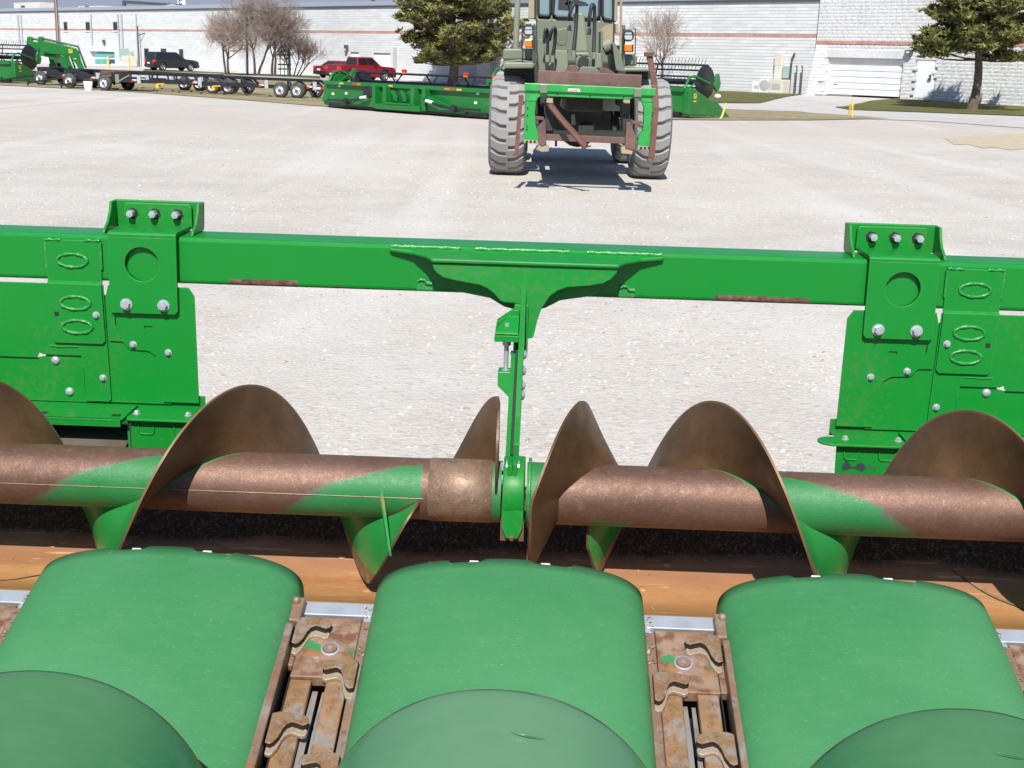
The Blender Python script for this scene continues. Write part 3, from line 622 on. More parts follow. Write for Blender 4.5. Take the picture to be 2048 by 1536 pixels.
def row_unit(gx, flip):
    root = bpy.data.objects.new('row_unit', None); COL.objects.link(root); root.parent = head; root.location = Vector((gx, 2.2, .7))-PV
    ORG.append(Vector((gx, 2.2, .7)))
    s = -1 if flip else 1
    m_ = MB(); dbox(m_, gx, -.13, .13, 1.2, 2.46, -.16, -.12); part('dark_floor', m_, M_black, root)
    m_ = MB(); dbox(m_, gx, -.10, .10, 2.418, 2.456, -.012, .006); dbox(m_, gx, -.10, -.066, 2.40, 2.418, -.012, .005); dbox(m_, gx, .066, .10, 2.395, 2.418, -.012, .005); part('zinc_cross_strip', m_, M_zinc, root, .002)
    m_ = MB(); dbox(m_, gx, -.062, .062, 2.25, 2.412, -.004, .0045); dbox(m_, gx, -.062, .062, 2.243, 2.252, -.02, .007); dbox(m_, gx, -.075, -.062, 2.28, 2.40, -.02, -.002); dbox(m_, gx, .062, .078, 2.25, 2.40, -.02, .001)
    cvm = simple('cover_plate_rust_and_paint', (.25,.15,.09), .5, .2, [((.36,.25,.175), 9, .4, .65, .9), ((.16,.065,.03), 28, .46, .62, .85), ((.38,.17,.05), 15, .58, .66, .7), ((.04,.26,.09), 13, .63, .66, .95), ((.75,.68,.60), 17, .66, .72, .8)], (90,.25,.002))
    part('cover_plate', m_, cvm, root, .002)
    m_ = MB(); c_ = dp(gx, s*.008, 2.322, .0045); ud = Vector((0,-.30,.95))
    m_.lathe([(.020,0),(.020,.002),(.0165,.003),(.0165,.0005)], c_, ud, 24, 0, False); pl = part('plug_ring', m_, M_zinc, root)
    m_ = MB(); m_.lathe([(.0001,.004),(.0135,.004),(.0145,.0)], c_, ud, 20, 0, False); part('plug', m_, M_deckg, pl)
    m_ = MB(); e = Vector(c_)+ud*.0045; m_.box(e.x-.004, e.x+.004, e.y-.004, e.y+.004, e.z-.001, e.z+.002); part('plug_square', m_, M_zinc, pl)
    # stripper plates and stalk rolls
    m_ = MB(); dbox(m_, gx, -.062, -.017, 1.2, 2.242, -.016, 0); part('stripper_plate', m_, M_deck, root, .003)
    m_ = MB(); dbox(m_, gx, .014, .058, 1.2, 2.250, -.016, .001); part('stripper_plate', m_, M_deck, root, .003)
    for a_, r_ in ((-.010,.010),(.0085,.007)):
        m_ = MB(); m_.tube([dp(gx, a_, 2.235, -.032), dp(gx, a_, 2.15, -.028), dp(gx, a_, 1.2, -.028)], [r_*.8, r_, r_], 4, 0, True, False); part('stalk_roll', m_, M_roll, root)
    # side rails and chain guides
    for sd in (-1, 1):
        tall = sd == -s
        m_ = MB(); a0, a1 = sorted((sd*(.076 if tall else .064), sd*(.096 if tall else .090)))
        dbox(m_, gx, a0, a1, 1.2, 2.365 if tall else 2.40, -.02, .034 if tall else .010); ro = part('chain_rail', m_, M_rail, root, .003)
        if tall:
            m_ = MB(); a0, a1 = sorted((sd*.061, sd*.0635)); dbox(m_, gx, a0, a1, 1.2, 2.345, -.10, .004); part('chain_channel', m_, M_black, ro)
            m_ = MB(); a0, a1 = sorted((sd*.066, sd*.098)); dbox(m_, gx, a0, a1, 2.375, 2.445, -.01, .030); part('rail_end_block', m_, M_rail, ro, .004)
            m_ = MB(); m_.lathe([(.0001,.012),(.007,.011),(.009,.004),(.009,0)], dp(gx, sd*.083, 2.43, .03), ud, 10); part('rail_stud', m_, M_rail, ro)
    k0 = random.uniform(-.004,.004)
    for y, sd in ((2.372+k0, -s), (2.118+k0, -s), (1.86, -s), (1.60, -s), (2.262, s), (2.03, s), (1.77, s), (1.52, s)):
        if sd == -s: finger(gx+(-s)*.012, y, sd, root)
        else: finger(gx+s*.017, y, sd, root)
    # flakes of husk and rust lying in the corner by the strip
    m_ = MB()
    for i in range(26):
        p = Vector(dp(gx, s*random.uniform(.066,.088), random.uniform(2.30,2.445), random.uniform(.008,.016))); u_ = Vector((random.uniform(-1,1), random.uniform(-1,1), random.uniform(-.4,.8))).normalized()*random.uniform(.003,.008); v_ = u_.cross(Vector((.3,.5,1))).normalized()*.003
        m_.add([p-u_, p+v_, p+u_, p-v_], [(0,1,2,3)])
    part('crop_residue', m_, simple('husk_flakes', (.5,.38,.22), .8, 0, [((.35,.14,.05), 60, .45, .6, .9)]), root, stuff=True)
    ORG.pop(); return root
GAPS = (-1.125, -.363, .400, 1.162)
for i, gx in enumerate(GAPS): row_unit(gx, i % 2 == 1 if False else (gx > 0))

def se(u, n=3.0):  # half arch, u -1..1 -> (x, z)
    a = pi/2*(1-u); c, s_ = cos(a), sin(a)
    return (math.copysign(abs(c)**(2/n), c), abs(s_)**(2/n))
def hood(cx, seed):
    rnd = random.Random(seed)
    W = .3; us = [-1+2*i/110 for i in range(111)]
    # extra samples at the notches of the rear edge
    prof = []
    for u in us:
        x, z = se(u, 2.9); prof.append((x*W, z))
    mb = MB(); rings = []
    ys = [1.0, 1.3, 1.5, 1.7, 1.9, 2.05, 2.15, 2.25, 2.32, 2.38, 2.43, 2.46, 2.485]
    for yi, y in enumerate(ys):
        r = []
        for x, z in prof:
            hgt = .098-.012*ss((2.3-y)/1.0)+ .006*sin(y*5+seed)
            sag = .010*ss((y-2.36)/.12)
            tabx = x/W*.3; ex_ = (.012 if (abs(tabx) > .135 or -.06 < tabx < .05) else -.004) if y > 2.48 else 0
            r.append((cx+x*(1+.012*(2.2-y)), ex_+y+.03*(1-abs(x)/W)*(ss((y-2.3)/.18)), dz(y)-.008+(z*hgt)-sag*z+.0))
        r = [(r[0][0], r[0][1], r[0][2]-.035)]+r+[(r[-1][0], r[-1][1], r[-1][2]-.035)]
        rings.append(r)
    mb.ring(rings, False, False)
    o = part('row_hood', mb, M_hood, head)
    s_ = o.modifiers.new('thick', 'SOLIDIFY'); s_.thickness = .006; s_.offset = -1
    # rear edge tabs
    def edge(x):
        u = max(-.999, min(.999, (x/W))); a = math.asin(min(1, abs(u)**(2.9/2)))
        z = abs(cos(a))**(2/2.9); y = 2.485+.03*(1-abs(x)/W)
        return y, dz(2.485)-.008+z*(.098+.006*sin(2.485*5+seed))-.010*z
    for bx in (-.082, .078):
        y, z = edge(bx); q = MB(); q.box(cx+bx-.011, cx+bx+.011, y+.002, y+.009, z-.012, z-.001); part('rear_plug', q, M_greasecap, o, .003)
    return o
def snout(cx, mat_):
    mb = MB(); rings = []
    secs = [(1.800,.298,.300,.690),(1.796,.303,.306,.690),(1.786,.304,.308,.688),(1.770,.302,.306,.684),(1.72,.300,.298,.666),(1.6,.298,.290,.62),(1.4,.290,.275,.545),(1.2,.270,.25,.465),(.9,.21,.20,.345),(.6,.13,.13,.225),(.38,.05,.05,.135)]
    for y, a, b, z0 in secs:
        r = []
        for i in range(49):
            t = pi*i/48; c, s_ = cos(t), sin(t); r.append((cx-math.copysign(abs(c)**(2/2.1), c)*a, y-.03*(1-s_), z0+abs(s_)**(2/2.1)*b))
        rings.append([(r[0][0], r[0][1], r[0][2]-.12)]+r+[(r[-1][0], r[-1][1], r[-1][2]-.12)])
    mb.ring(rings, False, False)
    # rolled rear lip turning down inside the rim
    y, a, b, z0 = secs[0]; lipr = [[(cx+(p[0]-cx)*k, p[1]+dy, p[2]-dz_) for p in rings[0]] for k, dy, dz_ in ((1,0,0),(.992,.004,.004),(.975,.002,.012),(.965,-.01,.02))]
    mb.ring(lipr, False, False)
    o = part('snout', mb, mat_, head); o.modifiers.new('thick', 'SOLIDIFY').thickness = .004
    return o
for i, cx in enumerate((-1.506, -.744, .018, .780, 1.542)):
    hood(cx, i)
    so = snout(cx, M_snoutl if i == 2 else M_snout)
    if i in (2, 3):
        q = MB(); c0 = (cx+.06, 1.745, .97)
        pts = [];
        for k in range(9):
            xx = cx+.025+.055*k/8; zz = .668+.30*sqrt(max(0, 1-((xx-cx)/.30)**2)); pts.append((xx, 1.713-.004*sin(k/8*pi), zz+.0015))
        q.tube(pts, [.0002+.0007*sin(pi*k/8) for k in range(9)], 5); part('moulded_mark', q, M_snout, so)
ORG.pop()
# ================================================================== ground
CX = [i*2.0 for i in range(-60, 61)]; CY = [-12+3.0*i for i in range(0, 110)]
def gravel_mat():
    n = N('pale_crushed_gravel')
    col = n.mix(n.rng(n.noise(.16, 6, .6, n.map((.5,1,1))), .38, .62), (.475,.44,.385,1), (.565,.53,.475,1))
    col = n.mix(n.rng(n.noise(.9, 7, .65), .42, .68, 0, .5), col, (.63,.60,.56,1))
    col = n.mix(n.rng(n.noise(.5, 6, .6, n.map((.28,1,1))), .56, .70, 0, .25), col, (.42,.37,.31,1))
    x, y, z = n.xyz()
    yb = n.math('ADD', y, n.math('MULTIPLY', n.math('SUBTRACT', n.noise(.12, 4), .5), 6.0)); yb = n.math('ADD', yb, n.math('MULTIPLY', x, -.20))
    pk = n.math('MULTIPLY', n.rng(yb, 31, 35), n.rng(yb, 46, 49, 1, 0)); col = n.mix(n.math('MULTIPLY', pk, .45), col, (.50,.42,.37,1))
    ton = n.vor(34, 'F1', None, 'Color'); sp = n.n.new('ShaderNodeSeparateColor'); n.k(ton, sp.inputs[0])
    col = n.mix(n.rng(sp.outputs[0], .80, .98, 0, .38), col, (.66,.64,.62,1)); col = n.mix(n.rng(sp.outputs[1], .80, .98, 0, .5), col, (.36,.32,.29,1))
    fine = n.noise(90, 5, .75); col = n.mix(n.rng(fine, .50, .70, 0, .42), col, (.34,.305,.27,1))
    col = n.mix(n.rng(n.noise(7, 5, .7, n.map((.5,1,1))), .58, .70, 0, .55), col, (.37,.335,.29,1))
    col = n.mix(n.rng(n.noise(2.2, 7, .75, n.map((.45,1,1))), .54, .70, 0, .38), col, (.42,.375,.315,1))
    col = n.mix(n.rng(n.noise(3.6, 7, .8, n.map((.6,1,1))), .58, .72, 0, .6), col, (.70,.675,.635,1))
    trk = n.noise(.55, 3, .5, n.map((1,.07,1), (0,0,.35)), 0.4); col = n.mix(n.rng(trk, .52, .66, 0, .35), col, (.66,.63,.59,1))
    col = n.mix(n.rng(n.noise(26, 4, .7), .62, .72, 0, .6), col, (.27,.235,.20,1))
    col = n.mix(n.rng(n.noise(17, 5, .8), .60, .70, 0, .55), col, (.72,.70,.66,1))
    n.set('Base Color', col); n.set('Roughness', .95); n.set('Specular IOR Level', .15)
    v1 = n.vor(30); hgt = n.math('ADD', n.math('MULTIPLY', n.math('SUBTRACT', 1.0, v1), .6), n.math('MULTIPLY', n.noise(16, 6, .8), .7))
    hgt = n.math('ADD', hgt, n.math('MULTIPLY', n.noise(2.6, 6, .7, n.map((.8,1,1))), .5)); n.bump(hgt, .5, .024); return n.m
M_gravel = gravel_mat()
def sheet(name, mat_, poly=None, dzz=0.0, x0=-120, x1=120, y0=-12, y1=315):
    bm = bmesh.new(); pts = poly or [(x0,y0),(x1,y0),(x1,y1),(x0,y1)]
    bm.faces.new([bm.verts.new((x, y, 0)) for x, y in pts]); bmesh.ops.triangulate(bm, faces=bm.faces[:])
    xs = [p[0] for p in pts]; ys = [p[1] for p in pts]
    for c, nrm in [(x, (1,0,0)) for x in CX if min(xs) < x < max(xs) and -4 < x < 60]+[(y, (0,1,0)) for y in CY if min(ys) < y < max(ys) and 50 < y < 130]:
        co = (c,0,0) if nrm[0] else (0,c,0)
        bmesh.ops.bisect_plane(bm, geom=bm.verts[:]+bm.edges[:]+bm.faces[:], plane_co=co, plane_no=nrm)
    for v in bm.verts: v.co.z = gz(v.co.x, v.co.y)+dzz
    bmesh.ops.triangulate(bm, faces=bm.faces[:]); bmesh.ops.recalc_face_normals(bm, faces=bm.faces)
    if bm.faces and sum(f.normal.z for f in bm.faces) < 0: bmesh.ops.reverse_faces(bm, faces=bm.faces[:])
    me = bpy.data.meshes.new(name); bm.to_mesh(me); bm.free(); me.materials.append(mat_)
    return struct(link(name, me))
sheet('gravel_yard', M_gravel, None, 0, -900, 900, -40, 1500)
def grass_mat(name, a, b, c, sc=1):
    n = N(name); col = n.mix(n.rng(n.noise(.5*sc, 6, .65, n.map((.5,1,1))), .38, .62), a+(1,), b+(1,))
    col = n.mix(n.rng(n.noise(3*sc, 6, .7), .45, .7, 0, .75), col, c+(1,)); col = n.mix(n.rng(n.noise(30, 4, .7), .45, .75, 0, .5), col, tuple(v*.45 for v in a)+(1,))
    n.set('Base Color', col); n.set('Roughness', .95); n.set('Specular IOR Level', .1); n.bump(n.noise(22, 5, .8), .9, .06); return n.m
M_lawn = grass_mat('short_spring_lawn', (.085,.105,.028), (.16,.155,.055), (.27,.23,.115), 1.6)
M_dry = grass_mat('dry_grass_verge', (.40,.34,.21), (.27,.235,.115), (.50,.44,.31), .8)
M_road = simple('worn_concrete_drive', (.50,.475,.45), .9, 0, [((.42,.40,.385), .4, .4, .65, .8), ((.56,.535,.51), 3, .45, .7, .5)], (20,.2,.01), spec=.2)
M_kerb = simple('pale_kerb', (.55,.50,.43), .9, 0, [((.42,.37,.29), 2, .4, .7, .7)])
def G(pts): return [tuple(gp(x, y)[:2]) for x, y in pts]
# concrete drive that runs along the building and up to the roller door
sheet('driveway', M_road, G([(2120,262),(2120,236),(1790,224),(1688,215),(1680,212),(1728,203),(1800,200),(1815,195),(1640,189),(1605,190),(1520,203),(1400,208),(1330,205),(1325,217),(1440,219),(1600,224),(1740,239),(1860,243)]), .020)
sheet('lawn', M_lawn, G([(1325,180),(1615,186),(1600,191),(1520,203),(1400,207),(1325,204)]), .05)
sheet('lawn', M_lawn, G([(1668,214),(1700,208),(1740,202),(1830,197),(2130,211),(2130,236),(1900,228),(1700,221)]), .05)
sheet('grass_verge', M_dry, G([(1325,222),(1440,220),(1560,223),(1700,231),(1780,238),(1620,241),(1440,241),(1325,240)]), .022)
sheet('grass_verge', M_dry, G([(-60,168),(-60,155),(660,160),(662,178),(980,188),(975,210),(640,213),(480,200),(260,184),(100,176)]), .022)
sheet('grass_verge', M_lawn, G([(285,143),(420,146),(560,153),(640,158),(640,153),(480,147),(290,138)]), .03)
sheet('dry_patch', simple('straw_patch', (.50,.42,.30), .95, 0, [((.42,.36,.27), 1.2, .4, .65, .9), ((.58,.52,.42), 6, .5, .7, .7)], spec=.1), G([(1888,277),(1922,276),(1946,272),(1990,273),(2016,268),(2070,269),(2160,274),(2160,304),(2090,302),(2056,297),(2022,301),(1988,295),(1966,297),(1936,289),(1908,290),(1898,283)]), .010)
sheet('asphalt_lane', simple('faded_asphalt', (.40,.37,.36), .9, 0, [((.46,.43,.41), .6, .4, .65, .8)], spec=.2), G([(-80,150),(-80,142),(285,141),(640,157),(990,168),(990,186),(660,178),(640,160),(280,146)]), .012)

# loose stones lying on the yard
def stones(name, nn, yr, smin, smax, cols, seed):
    r = random.Random(seed); vs = []; fs = []; mi = []
    for i in range(nn):
        y = yr[0]+(yr[1]-yr[0])*r.random()**1.5; x = r.uniform(-.47, .47)*y*1.05
        if noise.noise((x*.55, y*.8, 3.1))+.35*noise.noise((x*2.1, y*2.6, 7)) < r.uniform(-.35, .30): continue
        s_ = smin*(smax/smin)**(r.random()**2.2)*(1+.02*y); a = r.random()*6.3; ca, sa = cos(a), sin(a); o = len(vs)
        for (px, py, pz) in ((1,0,.1),(.2,.75,.0),(-.8,.35,.1),(-.7,-.5,0),(.4,-.8,.05),(.15,.1,.65),(-.35,-.1,.55)):
            j = .75+.5*r.random(); px *= s_*j; py *= s_*j*.8; pz = pz*s_*j*.8-.001
            vs.append((x+px*ca-py*sa, y+px*sa+py*ca, gz(x, y)+pz))
        for f in ((0,1,5),(1,2,6),(1,6,5),(2,3,6),(3,4,6),(4,5,6),(4,0,5)): fs.append(tuple(k+o for k in f)); mi.append(0 if (i % 7) else (1 if i % 2 else 2))
    me = bpy.data.meshes.new(name); me.from_pydata(vs, [], fs)
    for m_ in cols: me.materials.append(m_)
    me.polygons.foreach_set('material_index', mi); o = link(name, me); o['kind'] = 'stuff'; o['label'] = 'loose pale crushed stones scattered over the yard'; return o
stones('loose_gravel', 60000, (4.4, 30), .0035, .022, [simple('pale_stone', (.52,.49,.45), .9, 0, [((.42,.38,.35), 3, .4, .6, .8)]), simple('white_stone', (.56,.54,.51), .85), simple('brown_stone', (.30,.25,.21), .9)], 3)

# ================================================================== building
WA = Vector((18.8, 77.5, 0)); WD = Vector((-.7071, .7071, 0)); WN = Vector((-.7071, -.7071, 0))   # corner, direction away-left, outward normal
def wall_hit(x, y, off=0):
    d = ray(x, y); o = WA+WN*off; t = (o-CAM).dot(WN)/d.dot(WN); p = CAM+d*t; return (p-WA).dot(WD), p.z
def wq(s, z, off): return WA+WD*s+WN*off+Vector((0,0,z))
def wbox(m_, s0, s1, z0, z1, o0, o1, mi=0):
    return m_.add([wq(s, z, o) for z in (z0, z1) for o in (o0, o1) for s in (s0, s1)], [(0,2,3,1),(4,5,7,6),(0,1,5,4),(2,6,7,3),(0,4,6,2),(1,3,7,5)], mi)
ORG.append(Vector((18.8, 77.5, 0)))
bld = thing('warehouse', 'long white painted block warehouse with a red brick stripe along the back of the yard', 'building', WA)
def block_wall_mat():
    n = N('white_painted_block')
    v = n.map((1,1,1), (0,0,radians(45))); 
    br = n.n.new('ShaderNodeTexBrick'); br.inputs['Scale'].default_value = 1; br.inputs['Brick Width'].default_value = .8; br.inputs['Row Height'].default_value = .2; br.inputs['Mortar Size'].default_value = 0.004
    br.inputs['Color1'].default_value = (.60,.62,.62,1); br.inputs['Color2'].default_value = (.70,.715,.71,1); br.inputs['Mortar'].default_value = (.60,.62,.62,1)
    m2 = n.n.new('ShaderNodeCombineXYZ'); s_ = n.n.new('ShaderNodeSeparateXYZ'); n.k(v, s_.inputs[0]); n.k(s_.outputs[0], m2.inputs[0]); n.k(s_.outputs[2], m2.inputs[1]); n.k(m2.outputs[0], br.inputs['Vector'])
    col = n.mix(n.rng(n.noise(.35, 5, .6), .5, .75, 0, .45), br.outputs['Color'], (.62,.65,.66,1))
    col = n.mix(n.rng(n.noise(1.4, 5, .7, n.map((1,1,.3))), .60, .75, 0, .3), col, (.55,.56,.55,1))
    n.set('Base Color', col); n.set('Roughness', .8); n.bump(n.noise(12, 4), .25, .02); return n.m
M_wall = block_wall_mat()
HW = 6.1
m_ = MB(); wbox(m_, -2, 158, -.3, HW+.05, -30, -.06); part('wall', m_, simple('mortar_shade', (.52,.54,.55), .9), bld)
m_ = MB(); z = -.2; k = 0
while z < HW-.02:
    if not 3.74 < z+.1 < 3.96:
        wbox(m_, -.2, 158, z+.014, z+.2, -.07, .0+.006*((k*7) % 3))
    z += .2; k += 1
part('block_course', m_, M_wall, bld, stuff=True)
m_ = MB()
for i in range(1500): wbox(m_, -.1+i*.105, -.1+i*.105+.088, 3.782, 3.995, -.05, .012+.004*(i % 3))
part('soldier_brick', m_, simple('red_brick', (.46,.24,.20), .85, 0, [((.58,.36,.31), .8, .35, .65, .9), ((.33,.16,.13), 6, .5, .7, .6)]), bld, stuff=True)
M_fascia = simple('blue_grey_metal_coping', (.40,.45,.50), .45, .3); M_dark = simple('dark_grey_trim', (.07,.08,.085), .5)
m_ = MB(); wbox(m_, -.15, 158, HW, HW+.32, -.4, .10); part('coping', m_, M_fascia, bld)
m_ = MB(); wbox(m_, -.15, 158, HW-.16, HW, -.05, .085); part('eave_strip', m_, M_dark, bld)  # dark strip below the coping
m_ = MB(); wbox(m_, -.15, 158, HW+.32, HW+.36, -30, .06); part('roof', m_, M_fascia, bld)
M_glass = simple('dark_window_glass', (.02,.025,.028), .08, 0, spec=.6); M_frame = simple('dark_bronze_frame', (.10,.085,.07), .5)
M_wdoor = simple('white_steel_door', (.80,.82,.83), .45); M_white = simple('white_trim', (.78,.78,.77), .6); M_teal = simple('teal_painted_door', (.10,.42,.36), .5, 0, [((.16,.48,.42), 2, .4, .6, .6)])
M_pipe = simple('grey_downspout', (.42,.45,.46), .5, .2); M_cream = simple('cream_metal', (.66,.62,.54), .6, 0, [((.56,.52,.45), 3, .4, .7, .5)]); M_gbox = simple('grey_green_box', (.33,.45,.40), .5); M_conc = simple('concrete_pad', (.5,.48,.45), .9)
def wrect(x0, y0, x1, y1, off=0):
    a, zt = wall_hit(x0, (y0+y1)/2, off); b, _ = wall_hit(x1, (y0+y1)/2, off); _, zt = wall_hit((x0+x1)/2, y0, off); _, zb = wall_hit((x0+x1)/2, y1, off)
    return min(a, b), max(a, b), zb, zt
for r_ in ((128,44,135,61),(172,44,180,61),(227,44,235,61),(289,97,298,116),(322,97,333,112),(359,98,367,121)):
    s0, s1, z0, z1 = wrect(*r_); m_ = MB(); wbox(m_, s0, s1, z0, z1, -.02, .045); wo = part('window', m_, M_frame, bld)
    m_ = MB(); wbox(m_, s0+.12, s1-.12, z0+.1, z1-.1, .04, .05); part('pane', m_, M_glass, wo)
    m_ = MB(); wbox(m_, s0-.1, s1+.1, z0-.12, z0-.02, 0, .10); part('sill', m_, M_white, wo)
def wdoor(x0, y0, x1, y1, mm=None, fr=.08, hd=True):
    s0, s1, z0, z1 = wrect(x0, y0, x1, y1); z0 = max(z0, .02); m_ = MB(); wbox(m_, s0-fr, s1+fr, z0, z1+fr, -.02, .03); d_ = part('door', m_, M_white, bld)
    m_ = MB(); wbox(m_, s0, s1, z0+.03, z1, .02, .04); wl_ = part('door_leaf', m_, mm or M_wdoor, d_)
    m_ = MB(); wbox(m_, s0-fr, s1+fr, z1+fr, z1+fr+.07, 0, .09); part('drip_cap', m_, M_dark, d_)
    return d_
wdoor(464,104,476,148); wdoor(704,108,717,150); wdoor(750,110,780,150); wdoor(955,112,984,160)
# recessed loading bay with teal doors
s0, s1, z0, z1 = wrect(183,94,242,134); m_ = MB(); wbox(m_, s0, s1, z1-.5, z1, -.05, .5); wbox(m_, s0, s0+.5, 0, z1-.5, -.05, .5); wbox(m_, s1-.5, s1, 0, z1-.5, -.05, .5)
bay = part('loading_bay', m_, M_white, bld)
s0, s1, z0, z1 = wrect(195,106,239,136); m_ = MB(); wbox(m_, s0, s1, .03, z1, .02, .3); part('bay_door', m_, M_teal, bay)
s0, s1, z0, z1 = wrect(222,114,239,136); m_ = MB(); wbox(m_, s0, s1, .05, z1, .28, .34); part('bay_grille', m_, simple('dark_teal_grille', (.02,.09,.08), .5), bay)
for px, y0, y1, rr in ((41,30,84,.09),(47,30,84,.07),(122,28,88,.09),(187,28,98,.09),(241,28,100,.08),(248,28,100,.10),(279,28,135,.06),(495,100,150,.10),(792,95,165,.12),(985,112,170,.08)):
    s, zt = wall_hit(px, y0); s, zb = wall_hit(px, y1); m_ = MB(); m_.tube([wq(s, zt, .14), wq(s, max(.05, zb), .14)], rr, 8); part('downspout', m_, M_pipe, bld)
for px, py in ((695,96),(210,84)):
    s, z = wall_hit(px, py); m_ = MB(); wbox(m_, s-.16, s+.16, z-.3, z+.25, 0, .28); wo = part('wall_lamp', m_, M_dark, bld); m_ = MB(); wbox(m_, s-.10, s+.10, z-.24, z-.05, .28, .30); part('lens', m_, M_cream, wo)
for px0, py0, px1, py1, mm in ((645//1,104,0,0,None),):
    pass
ORG.pop()
def wthing(name, label, cat, boxes, mm, group=None, o0=.08, dep=.5):
    x0 = min(b[0] for b in boxes); y1 = max(b[3] for b in boxes); s, z = wall_hit(x0, y1); t = thing(name, label, cat, wq(s, max(0, z), .3), 0, group); ORG.append(t.location.copy())
    for i, b in enumerate(boxes):
        s0, s1, z0, z1 = wrect(*b[:4]); m_ = MB(); wbox(m_, s0, s1, z0 if b[5:] else max(z0, .02), z1, o0, o0+dep); part(b[4], m_, mm, t, .03)
    ORG.pop(); return t
wthing('meter_cabinet', 'grey-blue meter cabinet on the wall beside the teal bay door', 'utility box', [(247,97,258,117,'cabinet'),(248,117,257,122,'conduit_box')], M_gbox)
wthing('junction_box', 'teal utility box on the white wall left of the dark SUV', 'utility box', [(259,103,268,128,'cabinet')], M_gbox)
wthing('generator_box', 'cream metal generator box standing by the wall behind the white fence', 'utility box', [(262,112,279,136,'housing'),(240,128,262,141,'base')], M_cream, None, .3, .8)
# brown wall strip cabinets near the building corner
wthing('tall_meter_panel', 'tall cream meter panel on the wall left of the roller door', 'utility box', [(1554,105,1569,132,'upper_panel'),(1553,132,1568,159,'lower_panel')], M_cream, None, .05, .25)
wthing('green_meter_box', 'small pale green box beside the tall cream meter panel', 'utility box', [(1570,132,1581,157,'cabinet')], M_gbox, None, .05, .25)
for i, b in enumerate(((1506,163,1524,185),(1522,159,1545,187),(1545,159,1572,187))):
    s0, s1, z0, z1 = wrect(*b, .8); z0 = gz(*wq(s0, 0, .8)[:2]); lab = ('leftmost and smallest of the three white units by the wall', 'middle white unit with a round fan grille by the wall', 'rightmost white unit by the wall under the cream meter panel')[i]
    t = thing('condenser_unit', lab, 'air conditioner', wq(s0, z0, .8), 0, 'white outdoor units along the wall'); ORG.append(t.location.copy())
    m_ = MB(); wbox(m_, s0, s1, z0+.06, z1, .35, .95+.12*i); part('housing', m_, M_cream if i == 2 else M_white, t, .04)
    m_ = MB(); wbox(m_, s0-.1, s1+.1, z0-.05, z0+.06, .2, 1.2+.12*i); part('pad', m_, M_conc, t)
    m_ = MB()
    if i == 1: m_.lathe([(.0001,.01),(.30,.01),(.36,0)], wq((s0+s1)/2, z0+.5, .95+.13), WN, 20)
    else: wbox(m_, s0+.2, s1-.2, z0+.3, z1-.25, .95+.12*i, .97+.12*i)
    part('grille', m_, simple('grey_grille', (.45,.44,.42), .6), t); ORG.pop()
s, zt = wall_hit(1590, 106); _, zb = wall_hit(1582, 184); t = thing('conduit_pipe', 'thin dark conduit pipe rising on the wall beside the block corner', 'pipe', wq(s, .3, .1)); ORG.append(t.location.copy())
m_ = MB(); m_.tube([wq(s+.05, .3, .25), wq(s+.05, zt-.35, .22), wq(s-.1, zt, .15)], .06, 6); part('riser', m_, M_dark, t)
for ds in (.5, .9): 
    m_ = MB(); m_.tube([wq(s-ds, .4, .4), wq(s-ds, 1.9, .4), wq(s-ds+.12, 2.1, .3)], .045, 6); part('stub_pipe', m_, M_dark, t)
ORG.pop()

# ---- right-hand block building with roller door, man door and a corner flared for its shadow
FR, S0 = .25, .62
ORG.append(wq(0, 0, 1.0)); b2 = thing('block_building', 'tall rough-faced white block building with a white roller door and a corner flared for its shadow', 'building', wq(0, 0, 1.0))
def jo(s, z): return FR+(.80*max(0, 1-max(0, z-.2)/3.2) if s > -.16 else 0)  # corner foot pushed out, added to throw a triangular shadow
def wr2(x0, y0, x1, y1): return wrect(x0, y0, x1, y1, FR)
g0, g1, gza, gzb = wr2(1652,117,1806,190); d0, d1, dza, dzb = wr2(1830,120,1866,196)
H2 = 10.4
# core mass behind the blocks, with the openings left free
m_ = MB(); prev = None
for sa, sb, zlo in ((S0-.02, g1+.02, -.3), (g1+.02, g0-.02, gzb+.02), (g0-.02, d1+.02, -.3), (d1+.02, d0-.02, dzb+.02), (d0-.02, -34, -.3)):
    wbox(m_, sb, sa, zlo, H2, -8, FR-.10)
m_.ring([[wq(S0-.06, z, -1), wq(S0-.06, z, jo(S0, z)-.08), wq(S0-.68, z, jo(S0, z)-.08), wq(S0-.68, z, -1)] for z in (-.3, .2, 3.5, 3.6)], True, True, 0, False)
part('core_wall', m_, simple('block_joint', (.56,.575,.58), .9), b2)
rw = random.Random(5); m_ = MB(); z = -.2; k = 0
while z < H2:
    s_ = S0+(0 if k % 2 else -.0); first = True
    if 3.42 < z+.1 < 3.62: z += .2; k += 1; continue
    while s_ > -22 or (z < 1 and s_ > -30):
        wd = (.2 if (first and k % 2) else .4)*rw.choice((1,1,1,.75,1.3)); first = False; sa, sb = s_, s_-wd; s_ = sb; sm = (sa+sb)/2
        if g0-.05 < sm < g1+.05 and z+.1 < gzb+.02 and z+.1 > gza-1: 
            if sa > g1: sb = g1
            elif sb < g0: sa = g0
            else: continue
        if d0-.02 < sm < d1+.02 and z+.1 < dzb+.05: continue
        n_ = 3; rows = []
        for zi in range(3):
            zz = z+.006+(.19)*zi/2; row = []
            for si in range(n_+1):
                q = sa-.006-(wd-.012 if sb == s_ else sa-sb-.012)*si/n_; edge = zi in (0,2) or si in (0,n_)
                row.append(wq(q, zz, jo(q, zz)+(rw.uniform(-.006,.004) if edge else rw.uniform(.002,.024))))
            rows.append(row)
        fr_ = [wq(sa-.006, z+.006, FR-.2), wq(sb+.006, z+.006, FR-.2)]
        m_.ring(rows, False, False, 0, False)
    z += .2; k += 1
